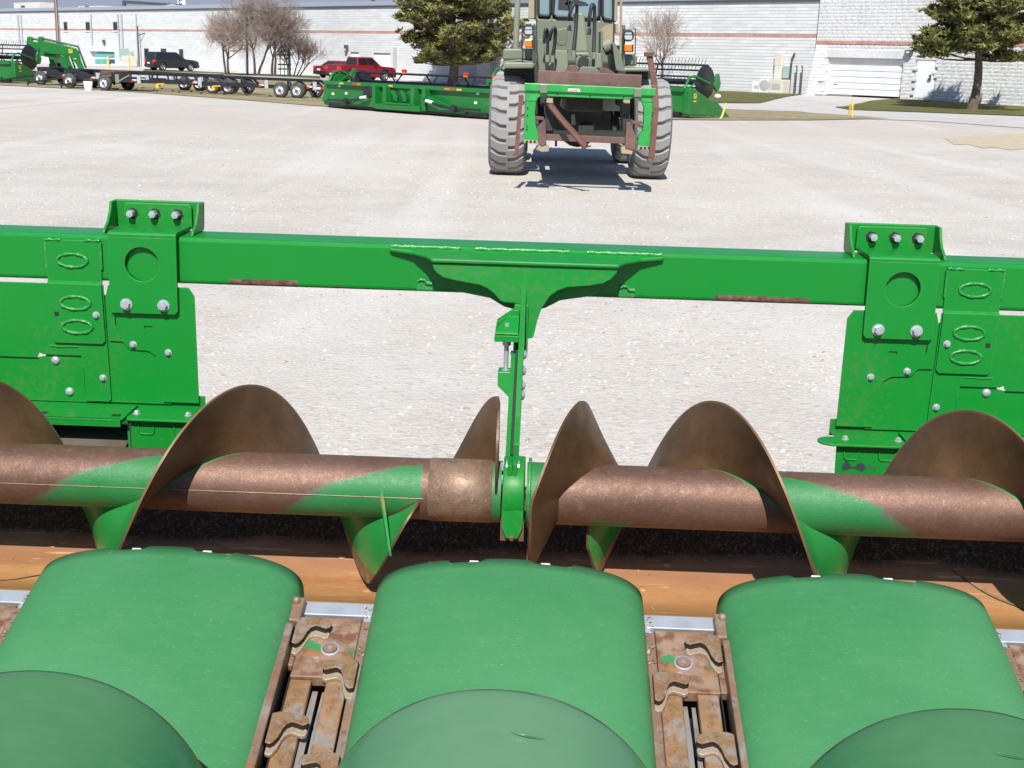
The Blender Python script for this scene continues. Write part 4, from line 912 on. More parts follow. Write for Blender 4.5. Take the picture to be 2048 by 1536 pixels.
rb = simple('white_split_face_block', (.64,.655,.65), .85, 0, [((.53,.55,.555), .9, .4, .65, .8), ((.72,.72,.70), 4, .45, .7, .6)], (16,.5,.02))
o = part('split_face_block', m_, rb, b2, stuff=True, raw=True); o.modifiers.new('thick', 'SOLIDIFY').thickness = .02
m_ = MB(); m_.ring([[wq(S0-.005, z, -1.2), wq(S0-.005, z, jo(S0, z)-.03)] for z in (-.3,.2,3.5,H2)], False, False, 0, False); o = part('corner_return', m_, rb, b2); o.modifiers.new('thick', 'SOLIDIFY').thickness = .05
m_ = MB()
for i in range(240):
    if S0-i*.105 < -22: break
    wbox(m_, S0-i*.105-.085, S0-i*.105, 3.42, 3.62, .1, jo(S0-i*.105, 3.5)+.03+.006*(i % 3))
part('soldier_brick', m_, simple('brighter_red_brick', (.46,.22,.17), .85, 0, [((.58,.36,.31), 1.2, .35, .65, .9), ((.33,.15,.12), 6, .5, .7, .6)]), b2, stuff=True)
m_ = MB(); wbox(m_, g0-.25, g1+.25, gzb+.02, gzb+.5, .1, FR+.06); part('lintel', m_, rb, b2, .02)
m_ = MB(); wbox(m_, g0-.02, g0+.06, gza-.1, gzb, -.05, FR-.02); wbox(m_, g1-.06, g1+.02, gza-.1, gzb, -.05, FR-.02); wbox(m_, g0, g1, gzb-.06, gzb+.02, -.05, FR-.02)
rdo = part('roller_door_frame', m_, M_cream, b2)
M_rd = simple('white_sectional_door', (.80,.81,.82), .35, .1, [((.62,.65,.69), .8, .45, .7, .6)])
ph = (gzb-gza+.02)/6
for i in range(6):
    z0 = gza-.04+ph*i; m_ = MB(); wbox(m_, g0+.05, g1-.05, z0+.012, z0+ph-.012, -.04, .05); wbox(m_, g0+.05, g1-.05, z0+ph*.30, z0+ph*.34, .04, .062); wbox(m_, g0+.05, g1-.05, z0+ph*.66, z0+ph*.70, .04, .062)
    part('door_panel', m_, M_rd, rdo, .01)
m_ = MB(); wbox(m_, g1-.75, g1-.45, gza+ph*1.55, gza+ph*1.62, .05, .09); part('door_handle', m_, M_dark, rdo)
m_ = MB(); wbox(m_, d0-.02, d1+.02, dza-.1, dzb+.03, -.05, FR-.06); df = part('door_frame', m_, M_white, b2)
m_ = MB(); wbox(m_, d0+.07, d1-.07, dza+.0, dzb-.05, FR-.07, FR-.03); dl = part('door_leaf', m_, M_wdoor, df)
m_ = MB(); wbox(m_, d0+.12, d0+.30, dza+1.0, dza+1.12, FR-.03, FR+.06); wbox(m_, d0+.14, d0+.26, dza+1.15, dza+1.32, FR-.03, FR+.0); part('door_handle', m_, M_dark, dl)
s0, s1, z0, z1 = wr2(1814,100,1827,109); m_ = MB(); wbox(m_, s0, s1, z0, z1, FR, FR+.32); wo = part('wall_lamp', m_, M_dark, b2, .03); m_ = MB(); wbox(m_, s0+.1, s1-.1, z0+.06, z1-.08, FR+.32, FR+.335); part('lens', m_, M_cream, wo)
ORG.pop()

# ---- things on the roof
def roofbox(px0, py0, px1, py1, name, label, cat, mm, back=6, dep=2.2, group=None, vents=True):
    a, _ = wall_hit(px0, py1, -back); b, _ = wall_hit(px1, py1, -back); _, z1 = wall_hit((px0+px1)/2, py0, -back); s0, s1 = min(a, b), max(a, b); z0 = HW+.36
    t = thing(name, label, cat, wq((s0+s1)/2, z0, -back-dep/2), 0, group); ORG.append(t.location.copy())
    m_ = MB(); wbox(m_, s0, s1, z0+.15, z1, -back-dep, -back); part('housing', m_, mm, t, .05)
    m_ = MB(); wbox(m_, s0+.1, s1-.1, z0, z0+.15, -back-dep+.1, -back-.1); part('kerb_frame', m_, M_dark, t)
    if vents:
        m_ = MB(); wbox(m_, s0+.1*(s1-s0), s0+.42*(s1-s0), z0+.3, z1-.25, -back, -back+.25); part('intake_hood', m_, M_cream, t, .03)
        m_ = MB(); wbox(m_, s0+.55*(s1-s0), s0+.70*(s1-s0), z0+.5, z1-.4, -back, -back+.05); part('dark_grille', m_, M_dark, t)
    ORG.pop(); return t
ROOF = 'air handling units on the warehouse roof'
roofbox(28,5,79,22,'rooftop_unit','cream rooftop unit at the far left end of the warehouse roof','air conditioner',M_cream,group=ROOF)
roofbox(156,12,207,22,'rooftop_unit','long low cream rooftop unit right of the brown pole','air conditioner',M_cream,group=ROOF)
roofbox(500,8,545,21,'rooftop_unit','cream rooftop unit seen through the bare tree tops','air conditioner',M_cream,group=ROOF)
roofbox(727,3,780,18,'rooftop_unit','cream rooftop unit just left of the big pine','air conditioner',M_cream,group=ROOF)
roofbox(992,5,1062,15,'rooftop_unit','cream rooftop unit between the big pine and the loader cab','air conditioner',M_cream,5,2.2,ROOF)
roofbox(1272,-3,1335,5,'rooftop_unit','cream rooftop unit right of the loader cab','air conditioner',M_cream,4,2.2,ROOF)
roofbox(1364,-2,1430,3,'roof_skylight_frame','low white rack on the roof above the bare tree','roof rack',M_white,4,1.2,None,False)
s, _ = wall_hit(346, 20, -8)
t = thing('roof_drum', 'grey round vent drum on the roof beside the white letter pylon', 'vent', wq(s, HW+.36, -8)); ORG.append(t.location.copy())
a, z = wall_hit(335, 11, -8); b, _ = wall_hit(355, 11, -8); m_ = MB(); m_.lathe([((a-b)/2*.75,0),((a-b)/2*.75,z-HW-.36),(.0001,z-HW-.2)], wq(s, HW+.36, -8), (0,0,1), 16); part('drum', m_, M_pipe, t); ORG.pop()
# white clerestory with black trim
a, zt = wall_hit(250, 5, -12); b, zt2 = wall_hit(335, 11, -12); t = thing('roof_monitor', 'white clerestory with black edge trim standing on the warehouse roof', 'roof structure', wq((a+b)/2, HW+.36, -13)); ORG.append(t.location.copy())
m_ = MB(); m_.poly([wq(a, HW+.3, -12), wq(b, HW+.3, -12), wq(b, zt2, -12), wq(a, zt, -12)], WN*-6); part('wall', m_, M_white, t)
m_ = MB(); m_.bar(wq(a, HW+.3, -11.9), wq(a, zt+.1, -11.9), .5, .3); m_.bar(wq(a+.2, zt+.1, -11.9), wq(b, zt2+.1, -11.9), .3, .35); m_.bar(wq(b, zt2+.1, -11.9), wq(b-14, HW+.5, -11.9), .3, .35); part('black_trim', m_, M_dark, t); ORG.pop()
# letter pylon behind the roof
dd = 165.0; p0, p1 = at(356, 20, dd), at(371, 20, dd); pt = at(363, -30, dd)
t = thing('letter_pylon', 'tall white sign pylon with dark round letters rising behind the warehouse roof', 'sign', (p0.x, dd, 0)); ORG.append(t.location.copy())
m_ = MB(); m_.box(p0.x, p1.x, dd, dd+1, 0, pt.z); part('pylon', m_, M_white, t)
for i, yc in enumerate((3.5, 15.5, -9)):
    c = at(361.5, yc, dd); m_ = MB(); m_.tube([(c.x+.23*cos(radians(45+270*k/14)), dd-.05, c.z+.28*sin(radians(45+270*k/14))) for k in range(15)], .085, 6); part('letter', m_, M_dark, t)
ORG.pop()
# ================================================================== wheel loader
LX, LY = 1.05, 22.1
ORG.append(Vector((LX, LY, 0)))
M_ol = simple('olive_drab_paint', (.150,.180,.125), .5, 0, [((.18,.20,.148), 1.5, .4, .65, .6), ((.21,.215,.155), 7, .58, .74, .35)], (40,.08,.004))
M_oll = simple('faded_olive_paint', (.205,.23,.16), .55, 0, [((.26,.27,.20), 2.5, .4, .65, .7), ((.20,.22,.16), 6, .5, .7, .6)], (40,.08,.004))
M_tan = simple('tan_primer_patch', (.36,.29,.19), .6, 0, [((.26,.25,.17), 4, .4, .7, .6)])
M_tyre = simple('dusty_tyre_rubber', (.18,.177,.175), .85, 0, [((.20,.195,.19), 4, .35, .65, .8), ((.07,.07,.07), 14, .5, .7, .5)], (30,.2,.01))
M_lug = simple('dusty_tread_lug', (.275,.27,.265), .8, 0, [((.34,.33,.32), 3, .4, .65, .8), ((.24,.24,.24), 12, .5, .72, .5)], (45,.25,.008))
M_hose = simple('black_rubber_hose', (.03,.032,.035), .5); M_cabglass = simple('cab_glass', (.20,.30,.33), .06, 0, spec=.9)
M_cabin = simple('dark_cab_interior', (.03,.035,.04), .7); M_amber = simple('amber_lens', (.85,.20,.02), .25); M_redlens = simple('red_lens', (.62,.03,.015), .25)
M_lens = simple('clear_lamp_lens', (.62,.64,.66), .12, .3); M_dirt = simple('dark_greasy_underbody', (.03,.033,.028), .7, 0, [((.07,.07,.055), 6, .5, .7, .7)])
ldr = thing('wheel_loader', 'olive drab wheel loader facing the camera with big dusty tyres', 'loader', (LX, LY, 0))
def V(px, py, Y): return at(px, py, Y)
def rect(m_, x0, y0, x1, y1, Y, dep, mi=0):
    a = at(x0, y0, Y); b = at(x1, y0, Y); c = at(x1, y1, Y); d = at(x0, y1, Y); return m_.poly([a, b, c, d], (0, dep, 0), mi)
def pl(m_, pts, Y, dep, mi=0): return m_.poly([at(x, y, Y) for x, y in pts], (0, dep, 0), mi)
def pxbox(name, parent, mm, Y, dep, *pts, bev=.01, label=None):
    m_ = MB()
    if len(pts) == 4 and not isinstance(pts[0], tuple): rect(m_, *pts, Y, dep)
    else: pl(m_, pts, Y, dep)
    return part(name, m_, mm, parent, bev, label=label)
R_w = .86
def big_tyre(cx, cy, lugs, sgn):
    hw = .31; t = MB()
    t.lathe([(.40,-hw+.03),(.52,-hw-.01),(.68,-hw-.02),(.78,-hw+.02),(.815,-hw+.09),(.82,0),(.815,hw-.09),(.78,hw-.02),(.68,hw+.02),(.52,hw+.01),(.40,hw-.03)], (cx, cy, R_w-.01), (1,0,0), 48)
    to = part('tyre', t, M_tyre, ldr)
    r_ = MB(); r_.lathe([(.40,-hw+.03),(.39,-.12),(.30,-.08),(.12,-.06),(.10,-.14),(.0001,-.14)], (cx, cy, R_w), (1,0,0), 32); r_.lathe([(.40,hw-.03),(.39,.12),(.30,.08),(.12,.06),(.0001,.06)], (cx, cy, R_w), (1,0,0), 32)
    ro = part('rim', r_, M_ol, to)
    if lugs:
        n_ = 22
        for side in (-1, 1):
            lm = MB(); zt, zb = .872, .80                  # one chunky bar, bent towards the shoulder
            prof = [(.00,-.085,.085),(.14,-.078,.095),(.20,-.050,.115),(.305,.00,.155)]
            A = []
            for a, y0, y1 in prof:
                zt_ = zt-.012*(a/.3)**2-(.045 if a > .3 else 0)
                A.append([(side*(a-.02), y0, zt_), (side*(a-.02), y1, zt_), (side*(a-.02), y1+.012, zb-(.05 if a > .3 else 0)), (side*(a-.02), y0-.012, zb-(.05 if a > .3 else 0))])
            lm.ring(A, True, True, 0, False); me = lm.mesh('lug', M_lug)
            for k in range(n_):
                ang = 2*pi*(k+(.5 if side > 0 else 0))/n_
                o = link('lug', me, to); o.matrix_local = Matrix.Translation(Vector((cx-LX, cy-LY, R_w))) @ Matrix.Rotation(ang, 4, 'X')
                bv = o.modifiers.new('bevel', 'BEVEL'); bv.width = .012; bv.segments = 2
    return to
big_tyre(-.205, LY, True, -1); big_tyre(2.32, LY, True, 1); big_tyre(-.15, LY+3.3, False, -1); big_tyre(2.25, LY+3.3, True, 1)
m_ = MB(); m_.tube([(-.2, LY, R_w), (2.3, LY, R_w)], .17, 12); m_.sphere((1.05, LY, R_w), .36, 12, 8); part('axle', m_, M_dirt, ldr)
m_ = MB(); m_.tube([(-.2, LY+3.3, R_w), (2.3, LY+3.3, R_w)], .17, 12); part('axle', m_, M_dirt, ldr)
m_ = MB(); m_.box(.55, 1.6, 21.7, 25.6, .75, 1.75); m_.box(.2, 1.9, 23.0, 25.6, 1.0, 2.0); m_.box(.25,1.9,23.6,27.0,1.1,2.3); part('chassis', m_, M_dirt, ldr, .03)
m_ = MB(); m_.box(.42, 1.74, 19.55, 21.3, 1.50, 1.70); m_.box(.75,1.35,20.2,21.6,1.2,1.5); part('shadow_filler', m_, M_dirt, ldr, .03)  # added block hidden behind the frame, fills out the loader's ground shadow
# fenders
for nm, p, q, r3 in (('l',(1006,97,1069,120),(1007,124,1068,137),(1008,137,1066,175)), ('r',(1243,110,1274,132),(1240,135,1302,143),(1240,143,1300,172))):
    Y = 21.6
    fo = pxbox('fender', ldr, M_ol, Y, 1.3, *p, bev=.03)
    pxbox('fender_lip', fo, M_oll, Y-.15, 1.0, *q, bev=.03); pxbox('fender_apron', fo, M_dirt, Y+.35, .05, *r3)
    m_ = MB(); m_.tube([at(p[0]+4, p[3]+4, Y-.02), at((p[0]+p[2])/2, p[3]+1, Y-.06), at(p[2]-2, p[3]+5, Y-.02)], .02, 6); part('fender_brace', m_, M_ol, fo)
m_ = MB(); m_.tube([at(1031.5, 97, 22.1), at(1037, -40, 22.1)], .052, 12); part('exhaust_stack', m_, M_oll, ldr)
m_ = MB(); m_.tube([at(1241, 108, 22.6), at(1243, -40, 22.6)], .022, 8); part('antenna_mast', m_, M_tan, ldr)
# cab
YC = 23.3
m_ = MB(); pl(m_, [(1073,100),(1076,-60),(1229,-60),(1229,112)], YC+.30, 1.5); cabo = part('cab_body', m_, M_cabin, ldr)
m_ = MB(); pl(m_, [(1072,36),(1229,42),(1228,135),(1072,128)], YC, .28); part('cab_front_panel', m_, M_ol, ldr, .03)
m_ = MB(); pl(m_, [(1197,62),(1212,50),(1226,48),(1226,90),(1200,90)], YC-.006, .004); part('primer_patch', m_, M_tan, cabo)
for x0, x1 in ((1071.5,1076.5),(1101,1105.5),(1200,1205),(1227,1232)):
    m_ = MB(); pl(m_, [(x0,-60),(x1,-60),(x1,45),(x0,42)], YC-.01, .25); part('cab_post', m_, M_ol, cabo, .015)
for pts in ([(1076.5,-60),(1101,-60),(1101,26),(1097,32),(1080,31),(1076.5,26)], [(1105.5,-60),(1200,-60),(1199,30),(1193,37),(1113,34),(1106,27)], [(1205,-60),(1227,-60),(1227,35),(1223,40),(1209,38),(1205,31)]):
    m_ = MB(); pl(m_, pts, YC+.05, .02); g_ = part('window', m_, M_cabglass, cabo)
    m_ = MB(); m_.tube([at(x, y, YC-.02) for x, y in pts[1:]+pts[:1]], .028, 6, 0, True); part('window_seal', m_, M_hose, g_)
    m_ = MB(); pl(m_, [(x+(3 if x < (pts[0][0]+pts[1][0])/2 else -3), y if y < 0 else y-5) for x, y in pts], YC+.02, .02); 
m_ = MB(); pl(m_, [(1116,18),(1120,-60),(1146,-60),(1140,20)], YC+.035, .008); pl(m_, [(1130,6),(1150,-2),(1170,4),(1178,10),(1130,12)], YC+.035, .008); part('seat_shape', m_, M_cabin, cabo)
m_ = MB(); m_.tube([at(1108,12,YC-.03), at(1114,-60,YC-.03)], .012, 5); m_.tube([at(1126,-60,YC-.03), at(1140,22,YC-.03)], .012, 5); part('wiper', m_, M_hose, cabo)
mo = pxbox('mirror', ldr, M_tan, 22.7, .12, 1057, -20, 1069, 38, bev=.02); pxbox('mirror_arm', mo, M_hose, 22.8, .06, 1066, -20, 1073, 39)
pxbox('side_box', ldr, M_tan, 22.9, .3, 1231, 47, 1237, 66)
m_ = MB(); m_.tube([at(1231,42,22.9), at(1233,-50,22.9)], .03, 6); part('grab_rail', m_, M_tan, ldr)
# headlamps with their wire guards
for cx0, hy, ay, gx in ((1057,60,86.5,(1044,1068.5,48,101)), (1257,71,95.5,(1247,1271,58,109))):
    Y = 21.4; c = at(cx0, hy, Y)
    m_ = MB(); m_.lathe([(.085,0),(.10,.02),(.10,.10),(.05,.16)], c, (0,1,0), 20, 0, True, True); ho = part('headlight', m_, M_ol, ldr)
    m_ = MB(); rc = [(cx0+s1*9, hy+s2*9.5) for s1, s2 in ((-1,-.6),(-.6,-1),(.6,-1),(1,-.6),(1,.6),(.6,1),(-.6,1),(-1,.6))]; pl(m_, rc, Y-.02, .03); part('lens', m_, M_lens, ho)
    m_ = MB(); m_.tube([at(x, y, Y-.03) for x, y in rc+rc[:1]], .014, 6); part('lens_ring', m_, M_hose, ho)
    ao = pxbox('turn_signal', ldr, M_amber, Y-.05, .12, cx0-8, ay-8, cx0+7, ay+8, bev=.015)
    pxbox('signal_base', ao, M_hose, Y+.07, .1, cx0-6, ay-6, cx0+10, ay+9)
    m_ = MB(); g = gx; m_.tube([at(x, y, Y-.1) for x, y in ((g[0],g[3]),(g[0]+.5,g[2]),(g[1],g[2]),(g[1]-1,g[3]),(g[0],g[3]))], .012, 5); part('lamp_guard', m_, M_hose, ldr)
    m_ = MB(); m_.tube([at(g[1] if cx0 < 1100 else g[0], y, Y+.1) for y in (50, 130)], .03, 6); part('lamp_post', m_, M_ol, ldr)
# boom, lever, cylinders, hoses
def plate(name, pts, Y, dep, mm=M_ol, bev=.012): return pxbox(name, ldr, mm, Y, dep, *pts, bev=bev)
plate('boom_arm', [(1077,78),(1085,79),(1090,100),(1091,146),(1079,146),(1075,100)], 20.6, 1.6); plate('boom_arm', [(1225,88),(1229,84),(1243,110),(1251,150),(1252,152),(1236,152),(1230,130)], 20.6, 1.6)
plate('boom_post', [(1108,58),(1113,60),(1113,146),(1107,146)], 20.9, .5); plate('boom_post', [(1201,62),(1206,60),(1206,138),(1201,138)], 20.9, .5)
plate('cross_plate', [(1111,100),(1136,101),(1136,146),(1109,146)], 20.75, .4, M_oll); plate('cross_plate', [(1180,105),(1203,107),(1203,136),(1180,136)], 20.75, .4, M_oll)
plate('cross_plate', [(1112,60),(1135,55),(1134,86),(1129,92),(1117,91),(1113,86)], 21.2, .1, M_ol)
m_ = MB(); A = [at(x, y, 20.5) for x, y in ((1146,24),(1168,25),(1172,60),(1177,105),(1150,105),(1153,60))]; m_.poly(A, (0,.5,0)); part('bucket_lever', m_, M_oll, ldr, .035)
m_ = MB(); pl(m_, [(1150,104),(1178,104),(1184,114),(1176,118),(1158,116),(1150,112)], 20.3, .4); part('lever_knuckle', m_, M_ol, ldr, .03)
m_ = MB(); m_.tube([at(1166,124,20.2), at(1166,124,20.7)], .085, 14); part('pivot_pin', m_, M_dirt, ldr)
m_ = MB(); m_.lathe([(.09,-.1),(.13,-.1),(.13,.1),(.09,.1)], at(1166,124,20.4), (0,1,0), 20, 0, True); part('pivot_eye', m_, M_ol, ldr)
m_ = MB(); m_.tube([at(1206,95,21.2), at(1222,88,21.2)], .14, 14); part('lift_cylinder', m_, M_oll, ldr)
for pts, r_ in (([(1138,40),(1140,26),(1147,10),(1152,7),(1154,14),(1152,50),(1147,100)], .030), ([(1178,52),(1179,36),(1183,12),(1186,10),(1189,16),(1189,60),(1187,104)], .030), ([(1088,86),(1090,64),(1092,59),(1095,64),(1095,100),(1094,112)], .026), ([(1099,80),(1103,64),(1108,56),(1111,62),(1109,90),(1105,112)], .028)):
    m_ = MB(); 
    # smooth the path
    P_ = [Vector(at(x, y, 20.35-.1*sin(i))) for i, (x, y) in enumerate(pts)]; S_ = []
    for i in range(len(P_)-1):
        p0 = P_[max(0, i-1)]; p1 = P_[i]; p2 = P_[i+1]; p3 = P_[min(len(P_)-1, i+2)]
        for t in (0, .25, .5, .75): S_.append(.5*((2*p1)+(-p0+p2)*t+(2*p0-5*p1+4*p2-p3)*t*t+(-p0+3*p1-3*p2+p3)*t**3))
    S_.append(P_[-1]); m_.tube(S_, r_, 8); part('hydraulic_hose', m_, M_hose, ldr)
for x, y, Y in ((1147,103,20.3),(1188,106,20.3),(1095,112,20.4),(1105,113,20.4),(1138,52,20.5),(1178,58,20.5)):
    m_ = MB(); m_.tube([at(x, y-2, Y), at(x, y+12, Y)], .038, 8); part('hose_fitting', m_, M_oll, ldr)
m_ = MB(); m_.tube([at(1094,118,20.6), at(1098,128,20.6), at(1093,145,20.6)], .02, 6); m_.tube([at(1104,124,20.6), at(1096,132,20.6), at(1097,145,20.6)], .02, 6); part('steel_line', m_, M_oll, ldr)
# belly details seen through the lifting frame
Yb = 20.9
plate('belly_plate', [(1123,196),(1147,196),(1145,213),(1128,218),(1121,212)], Yb, .3, M_oll); plate('belly_plate', [(1193,196),(1245,198),(1243,222),(1210,222),(1192,213)], Yb, .3, M_oll)
plate('centre_tower', [(1160,200),(1190,200),(1191,262),(1158,262)], Yb-.1, .3, M_dirt, .03)
m_ = MB(); m_.lathe([(.16,0),(.16,.2)], at(1173,236,Yb-.12), (0,1,0), 20, 0, False, True); part('tower_bore', m_, M_black, ldr)
plate('belly_skid', [(1158,250),(1188,250),(1187,269),(1157,268)], Yb-.3, .2, M_ol); plate('lower_crossmember', [(1108,259),(1158,262),(1200,259),(1250,262),(1250,276),(1108,272)], Yb-.05, .3, M_ol)
plate('hose_bracket', [(1143,228),(1150,228),(1152,250),(1143,250)], Yb-.15, .05, M_oll); plate('hose_bracket', [(1225,252),(1233,254),(1232,262),(1225,262)], Yb-.15, .05, M_oll)
m_ = MB(); m_.tube([at(1112,268,19.9), at(1112,293,19.9)], .02, 6); part('drain_pin', m_, M_dirt, ldr)
# coupler on the front of the boom
YF = 19.15
for pts, mm in (([(1131,145),(1138,131),(1150,130),(1160,135),(1154,146)], M_rustpl), ([(1196,149),(1200,135),(1214,136),(1230,146),(1229,152)], M_rustpl)): pxbox('coupler_ear', ldr, mm, YF+.5, .3, *pts)
pxbox('coupler_plate', ldr, M_ol, YF+.4, .3, (1153,148),(1164,133),(1192,134),(1203,150))
for x0, x1, Y in ((1080,1096,YF+.7),(1236,1252,YF+.7)): plate('boom_tip', [(x0,140),(x1,142),(x1-2,215),(x0+2,213)], Y, .8, M_dirt)
ORG.pop()
# ------------------------------------------------------------------ green lifting frame carried on the coupler
z0 = at(1180, 300, YF).z; ORG.append(Vector((LX+.03, YF, z0)))
fr = thing('header_lifting_frame', 'green steel frame with rusty brown bars hung on the front of the olive loader', 'attachment', (LX+.03, YF, z0))
M_fg = simple('scuffed_bright_green_paint', (.022,.30,.055), .36, 0, [((.10,.38,.13), 5, .5, .7, .6), ((.30,.33,.18), 9, .68, .74, .7)], None, .06)
def fp(name, mm, dY, dep, *pts, parent=None, bev=.008): 
    m_ = MB(); pl(m_, pts, YF+dY, dep); return part(name, m_, mm, parent or fr, bev)
fp('top_beam', M_fg, -.05, .20, (1049,166),(1312,177),(1311,192),(1049,181)); fp('beam_web', M_fg, -.01, .10, (1050,180),(1311,191),(1310,205),(1285,204),(1281,199),(1268,195),(1258,199),(1082,192),(1076,196),(1072,203),(1052,202))
lg = fp('leg', M_fg, 0, .14, (1052,201),(1072,202),(1070,225),(1071,250),(1076,264),(1076,287),(1047,284)); fp('leg', M_fg, 0, .14, (1284,203),(1310,204),(1306,299),(1275,296),(1277,272),(1285,262),(1288,240),(1288,215))
for pts in ([(1047.5,279),(1075.5,281),(1075,288),(1047,286)], [(1276,291),(1306,294),(1305.5,301),(1275,298)]):
    o = fp('worn_foot', M_tan, -.012, .01, *pts)
    for k in range(3):
        x = pts[0][0]+6+8*k; m_ = MB(); m_.lathe([(.02,0),(.02,.003)], at(x, (pts[0][1]+pts[2][1])/2, YF-.016), (0,1,0), 10, 0, False, True); part('bolt_hole', m_, M_bolthole, o)
for x, y in ((1055,216),(1055,231),(1054,252),(1054,259),(1305,225),(1304,232),(1303,246),(1302,268),(1115,188),(1180,192),(1247,195)):
    m_ = MB(); m_.lathe([(.012,0),(.012,.003)], at(x, y, YF-.014), (0,1,0), 8, 0, False, True); part('bolt_hole', m_, M_bolthole, fr)
for x in (1087.5, 1276): fp('hinge_block', M_ol, -.09, .06, (x-7.5,169 if x < 1200 else 177),(x+7.5,169 if x < 1200 else 177),(x+7.5,186 if x < 1200 else 194),(x-7.5,186 if x < 1200 else 194))
st = fp('white_sticker', M_white, -.056, .004, (1136,177),(1160,178),(1160,183.5),(1136,182.5)); fp('red_line', M_redlens, -.061, .002, (1138,179.6),(1158,180.4),(1158,181.6),(1138,180.8), parent=st, bev=0)
m_ = MB(); m_.bar(at(1075.5,155,YF+.15), at(1282,164.5,YF+.15), .20, .225); part('top_tube', m_, M_rustpl, fr, .012)
m_ = MB(); m_.bar(at(1092,274,YF+.2), at(1252,281,YF+.2), .10, .10); part('bottom_tube', m_, M_rustpl, fr, .008)
m_ = MB(); m_.tube([at(1098,206,YF+.08), at(1106,218,YF+.02), at(1122,238,YF-.02), at(1172,294,YF-.3)], .05, 6, 0, True, False); part('diagonal_prop', m_, M_rustdk, fr); 
m_ = MB(); m_.bar(at(1163,296,YF-.3), at(1182,292,YF-.3), .09, .02); part('prop_foot', m_, M_rustdk, fr)
fp('side_bracket', M_rustpl, .03, .25, (1074,255),(1091,238),(1093,288),(1084,292),(1074,285)); fp('side_bracket', M_rustpl, .03, .25, (1253,246),(1261,244),(1272,275),(1272,285),(1270,301),(1250,296))
fp('cross_peg', M_rustdk, .02, .1, (1070,232),(1088,234),(1088,241),(1070,239)); fp('cross_peg', M_rustdk, .02, .1, (1262,241),(1285,242),(1285,248),(1262,248))
for pts in ([(1072,293),(1083,287),(1098,292),(1098,303),(1084,304),(1072,299)], [(1242,296),(1250,292),(1266,301),(1264,309),(1243,307)]): fp('skid_pad', M_tan, .05, .2, *pts)
m_ = MB(); m_.tube([at(1299,112,YF+.08), at(1309,168,YF+.04), at(1312,215,YF-.02), at(1303,315,YF-.03)], .062, 4, 0, True, False); sb_ = part('stand_bar', m_, M_rustdk, fr); m_ = MB(); rect(m_, 1290, 104, 1307, 113, YF, .16); part('bar_cap', m_, M_rustdk, sb_, .01)
m_ = MB(); m_.lathe([(.04,0),(.06,.05)], at(1301,315,YF-.03), (0,0,-1), 8, 0, False, True); part('bar_foot', m_, M_rustdk, sb_)
m_ = MB(); m_.tube([at(1042,192,YF+.1), at(1038,240,YF+.06), at(1033,308,YF+.02)], .045, 4, 0, True, False); sb_ = part('stand_bar', m_, M_rustdk, fr); m_ = MB(); rect(m_, 1037, 190, 1047, 210, YF+.06, .1); part('bar_cap', m_, M_rustdk, sb_, .01); m_ = MB(); m_.bar(at(1026,311,YF+.02), at(1038,309,YF+.02), .10, .03); part('bar_foot', m_, M_rustdk, sb_)
for x in (1099, 1253): fp('hook_socket', M_tan, .0, .2, (x-6,196),(x+7,197),(x+7,207),(x-6,206)); fp('boom_hook', M_dirt, .22, .5, (x-9,200),(x+8,200),(x+6,262),(x-7,262))
ORG.pop()

# ================================================================== combine headers and trailers in the middle distance
M_hg = simple('harvest_green_paint', (.010,.165,.028), .35, 0, [((.05,.22,.06), 1.2, .5, .7, .5)], None, .06); M_hgd = simple('deep_green_steel', (.006,.09,.018), .4)
M_bk = simple('satin_black_steel', (.016,.017,.02), .42, 0, [((.035,.036,.04), 3, .45, .7, .6)]); M_yel = simple('yellow_decal', (.80,.52,.03), .5); M_orr = simple('orange_reflector', (.85,.16,.03), .3)
def emblem(parent, c, ex, ez, ny, sz):
    """yellow shield with a small leaping-stag figure; ex/ez = axes of the face, ny = outward"""
    m_ = MB(); q = lambda a, b, o: c+ex*(a*sz)+ez*(b*sz)+ny*o
    m_.poly([q(-.5,-.5,.004), q(.5,-.5,.004), q(.5,.5,.004), q(-.5,.5,.004)], ny*.004); bo = part('emblem', m_, M_yel, parent)
    m_ = MB(); S_ = [(-.38,-.28),(-.20,-.05),(.08,.02),(.22,-.26),(.28,-.24),(.20,.10),(.30,.22),(.40,.24),(.34,.33),(.20,.34),(.05,.46),(.02,.42),(.12,.30),(.0,.18),(-.22,.14),(-.40,-.10),(-.44,-.26)]
    m_.poly([q(a, b, .009) for a, b in S_], ny*.003); part('stag_figure', m_, M_hgd, bo)
